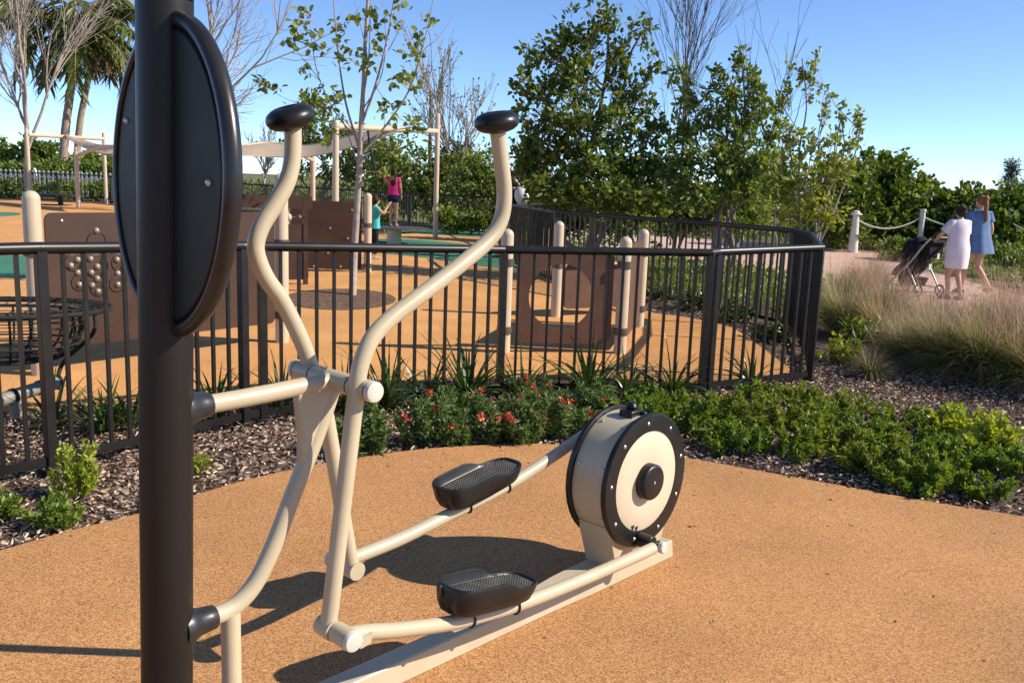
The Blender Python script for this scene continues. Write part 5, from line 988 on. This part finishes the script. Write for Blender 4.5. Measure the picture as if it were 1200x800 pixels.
q = MB(); q.box(sp_(0, -.36, .82), sr @ Vector((1, 0, 0)), sr @ Vector((0, 1, 0)), Z, .16, .06, .14); q.build('bag', M['dkcloth'], st, bevel=.03)
for k_, (bx, bz) in enumerate(((-.06, .52), (.10, .70))): q = MB(); q.box(sp_(bx - .04, -.43 - .0, bz), sr @ Vector((1, 0, 0)), sr @ Vector((0, 1, 0)), Z, .025, .004, .045); q.build('tag', M['wbag'], st)
for sg in (-1, 1):
    q = MB(); q.tube(smooth_path([sp_(sg * .23, -.52, 1.02), sp_(sg * .24, -.36, .86), sp_(sg * .25, -.05, .50), sp_(sg * .25, .42, .10)], 4), .015, 10); q.tube([sp_(sg * .25, -.05, .52), sp_(sg * .25, -.36, .10)], .014, 10); q.tube([sp_(sg * .25, -.33, .14), sp_(sg * .25, .36, .16)], .010, 8); q.build('frame', M['alu'], st)
    for yy in (-.36, .44):
        q = MB(); c = sp_(sg * .25, yy, .10); ax = sr @ Vector((1, 0, 0)); q.tube([c + (sr @ Vector((0, math.cos(a), math.sin(a)))) * .085 for a in np.linspace(0, 6.283, 25)], .016, 8)
        for a in (0, 1.05, 2.1): d_ = sr @ Vector((0, math.cos(a), math.sin(a))); q.tube([c - d_ * .08, c + d_ * .08], .006, 5)
        q.build('wheel', M['black'], st)
q = MB(); q.tube([sp_(-.23, -.52, 1.02), sp_(.23, -.52, 1.02)], .018, 10); q.build('handlebar', M['black'], st)
q = MB(); q.ball(sp_(.05, .30, .36), .10, .05, .03); q.build('pink_toy', M['pinkt'], st)
# girl on the platform
GL = ((-.30, .10, 1.42), (-.36, .26, 1.52)); GRr = ((.22, -.02, 1.14), (.22, .05, .92)); LGG = (((-.08, .01, .48), (-.075, -.01, .085)), ((.08, .02, .48), (.085, .0, .085)))
person('girl with long dark hair in a hot pink top and navy shorts, holding the rope', -2.93, 21.7, .411, R(-8), 1.36, (GL, GRr), LGG, 0,
       [('top', M['pinkt'], skirted([(1.46, .08, .07, -.01), (1.43, .15, .095, -.01), (1.36, .18, .125, -.01), (1.2, .165, .125, 0), (1.05, .165, .125, 0), (.94, .185, .14, 0)], .02)), ('sleeve', M['pinkt'], sleeve(-1, GL[0], .45, .066, .066)), ('sleeve', M['pinkt'], sleeve(1, GRr[0], .45, .066, .066)), ('shorts', M['navy'], skirted([(1.0, .165, .12, 0), (.9, .185, .135, 0), (.82, .185, .135, 0)])), ('shorts_leg', M['navy'], leg_tube(LGG[0][0], LGG[0][1], -1, .42, .10, .092)), ('shorts_leg', M['navy'], leg_tube(LGG[1][0], LGG[1][1], 1, .42, .10, .092))], [('hair', M['hairb'], hair_long, .010)], slim=.92)
KL = ((-.22, .12, 1.22), (-.10, .30, 1.28)); KR = ((.26, .14, 1.28), (.20, .30, 1.50)); LK = (((-.08, .02, .48), (-.075, -.01, .085)), ((.08, .02, .48), (.085, .0, .085)))
g_ = A(436, 300, 17.4)
person('child in a teal top and dark leggings, half hidden behind a tan post', g_.x + .04, 17.4, 0, R(-62), 1.18, (KL, KR), LK, .05,
       [('top', M['teal'], skirted([(1.46, .08, .07, -.01), (1.43, .15, .095, -.01), (1.36, .18, .125, -.01), (1.2, .165, .125, 0), (.98, .185, .14, 0), (.86, .20, .15, 0)], .04)), ('sleeve', M['teal'], sleeve(-1, KL[0], .4, .066, .066)), ('sleeve', M['teal'], sleeve(1, KR[0], .4, .066, .066)), ('legging', M['dkcloth'], leg_tube(LK[0][0], LK[0][1], -1, 1.8, .092, .04)), ('legging', M['dkcloth'], leg_tube(LK[1][0], LK[1][1], 1, 1.8, .092, .04))], [('hair', M['hairb'], hair_short, .010)], slim=.9)
PL = ((-.24, .05, 1.16), (-.16, .25, 1.10)); PR = ((.26, -.06, 1.20), (.22, .10, 1.24)); LP = (((-.09, .12, .47), (-.08, .22, .085)), ((.09, .02, .48), (.09, -.26, .14)))
g_ = A(598, 300, 18.6)
person('person in a black top and blue jeans behind the gate, mostly hidden by the handle', g_.x, 18.6, 0, R(60), 1.66, (PL, PR), LP, 0,
       [('top', M['dkcloth'], skirted([(1.47, .085, .08, -.01), (1.43, .17, .11, -.01), (1.3, .20, .14, 0), (1.1, .185, .14, 0), (.92, .20, .15, 0)], .03)), ('sleeve', M['dkcloth'], sleeve(-1, PL[0], .9, .07, .06)), ('sleeve', M['dkcloth'], sleeve(1, PR[0], .9, .07, .06)), ('jeans', M['denim'], skirted([(1.0, .17, .125, 0), (.9, .19, .14, 0), (.82, .19, .14, 0)])), ('jeans_leg', M['denim'], leg_tube(LP[0][0], LP[0][1], -1, 1.85, .11, .06)), ('jeans_leg', M['denim'], leg_tube(LP[1][0], LP[1][1], 1, 1.85, .11, .06))], [('hair', M['hairb'], hair_short, .010)])
c = A(610, 228, 18.4); q = MB(); q.ball(c, .13, .10, .19, 16, 12); q.ball(c + Vector((.05, 0, -.06)), .13, .10, .13, 16, 12); q.tube([c + Z * .15, c + Z * .30 - Vector((.12, 0, 0))], .02, 8)
tag(remeshed(q, 'shoulder_bag', M['wbag'], None, .014), 'white bag carried by the person behind the gate', 'bag')
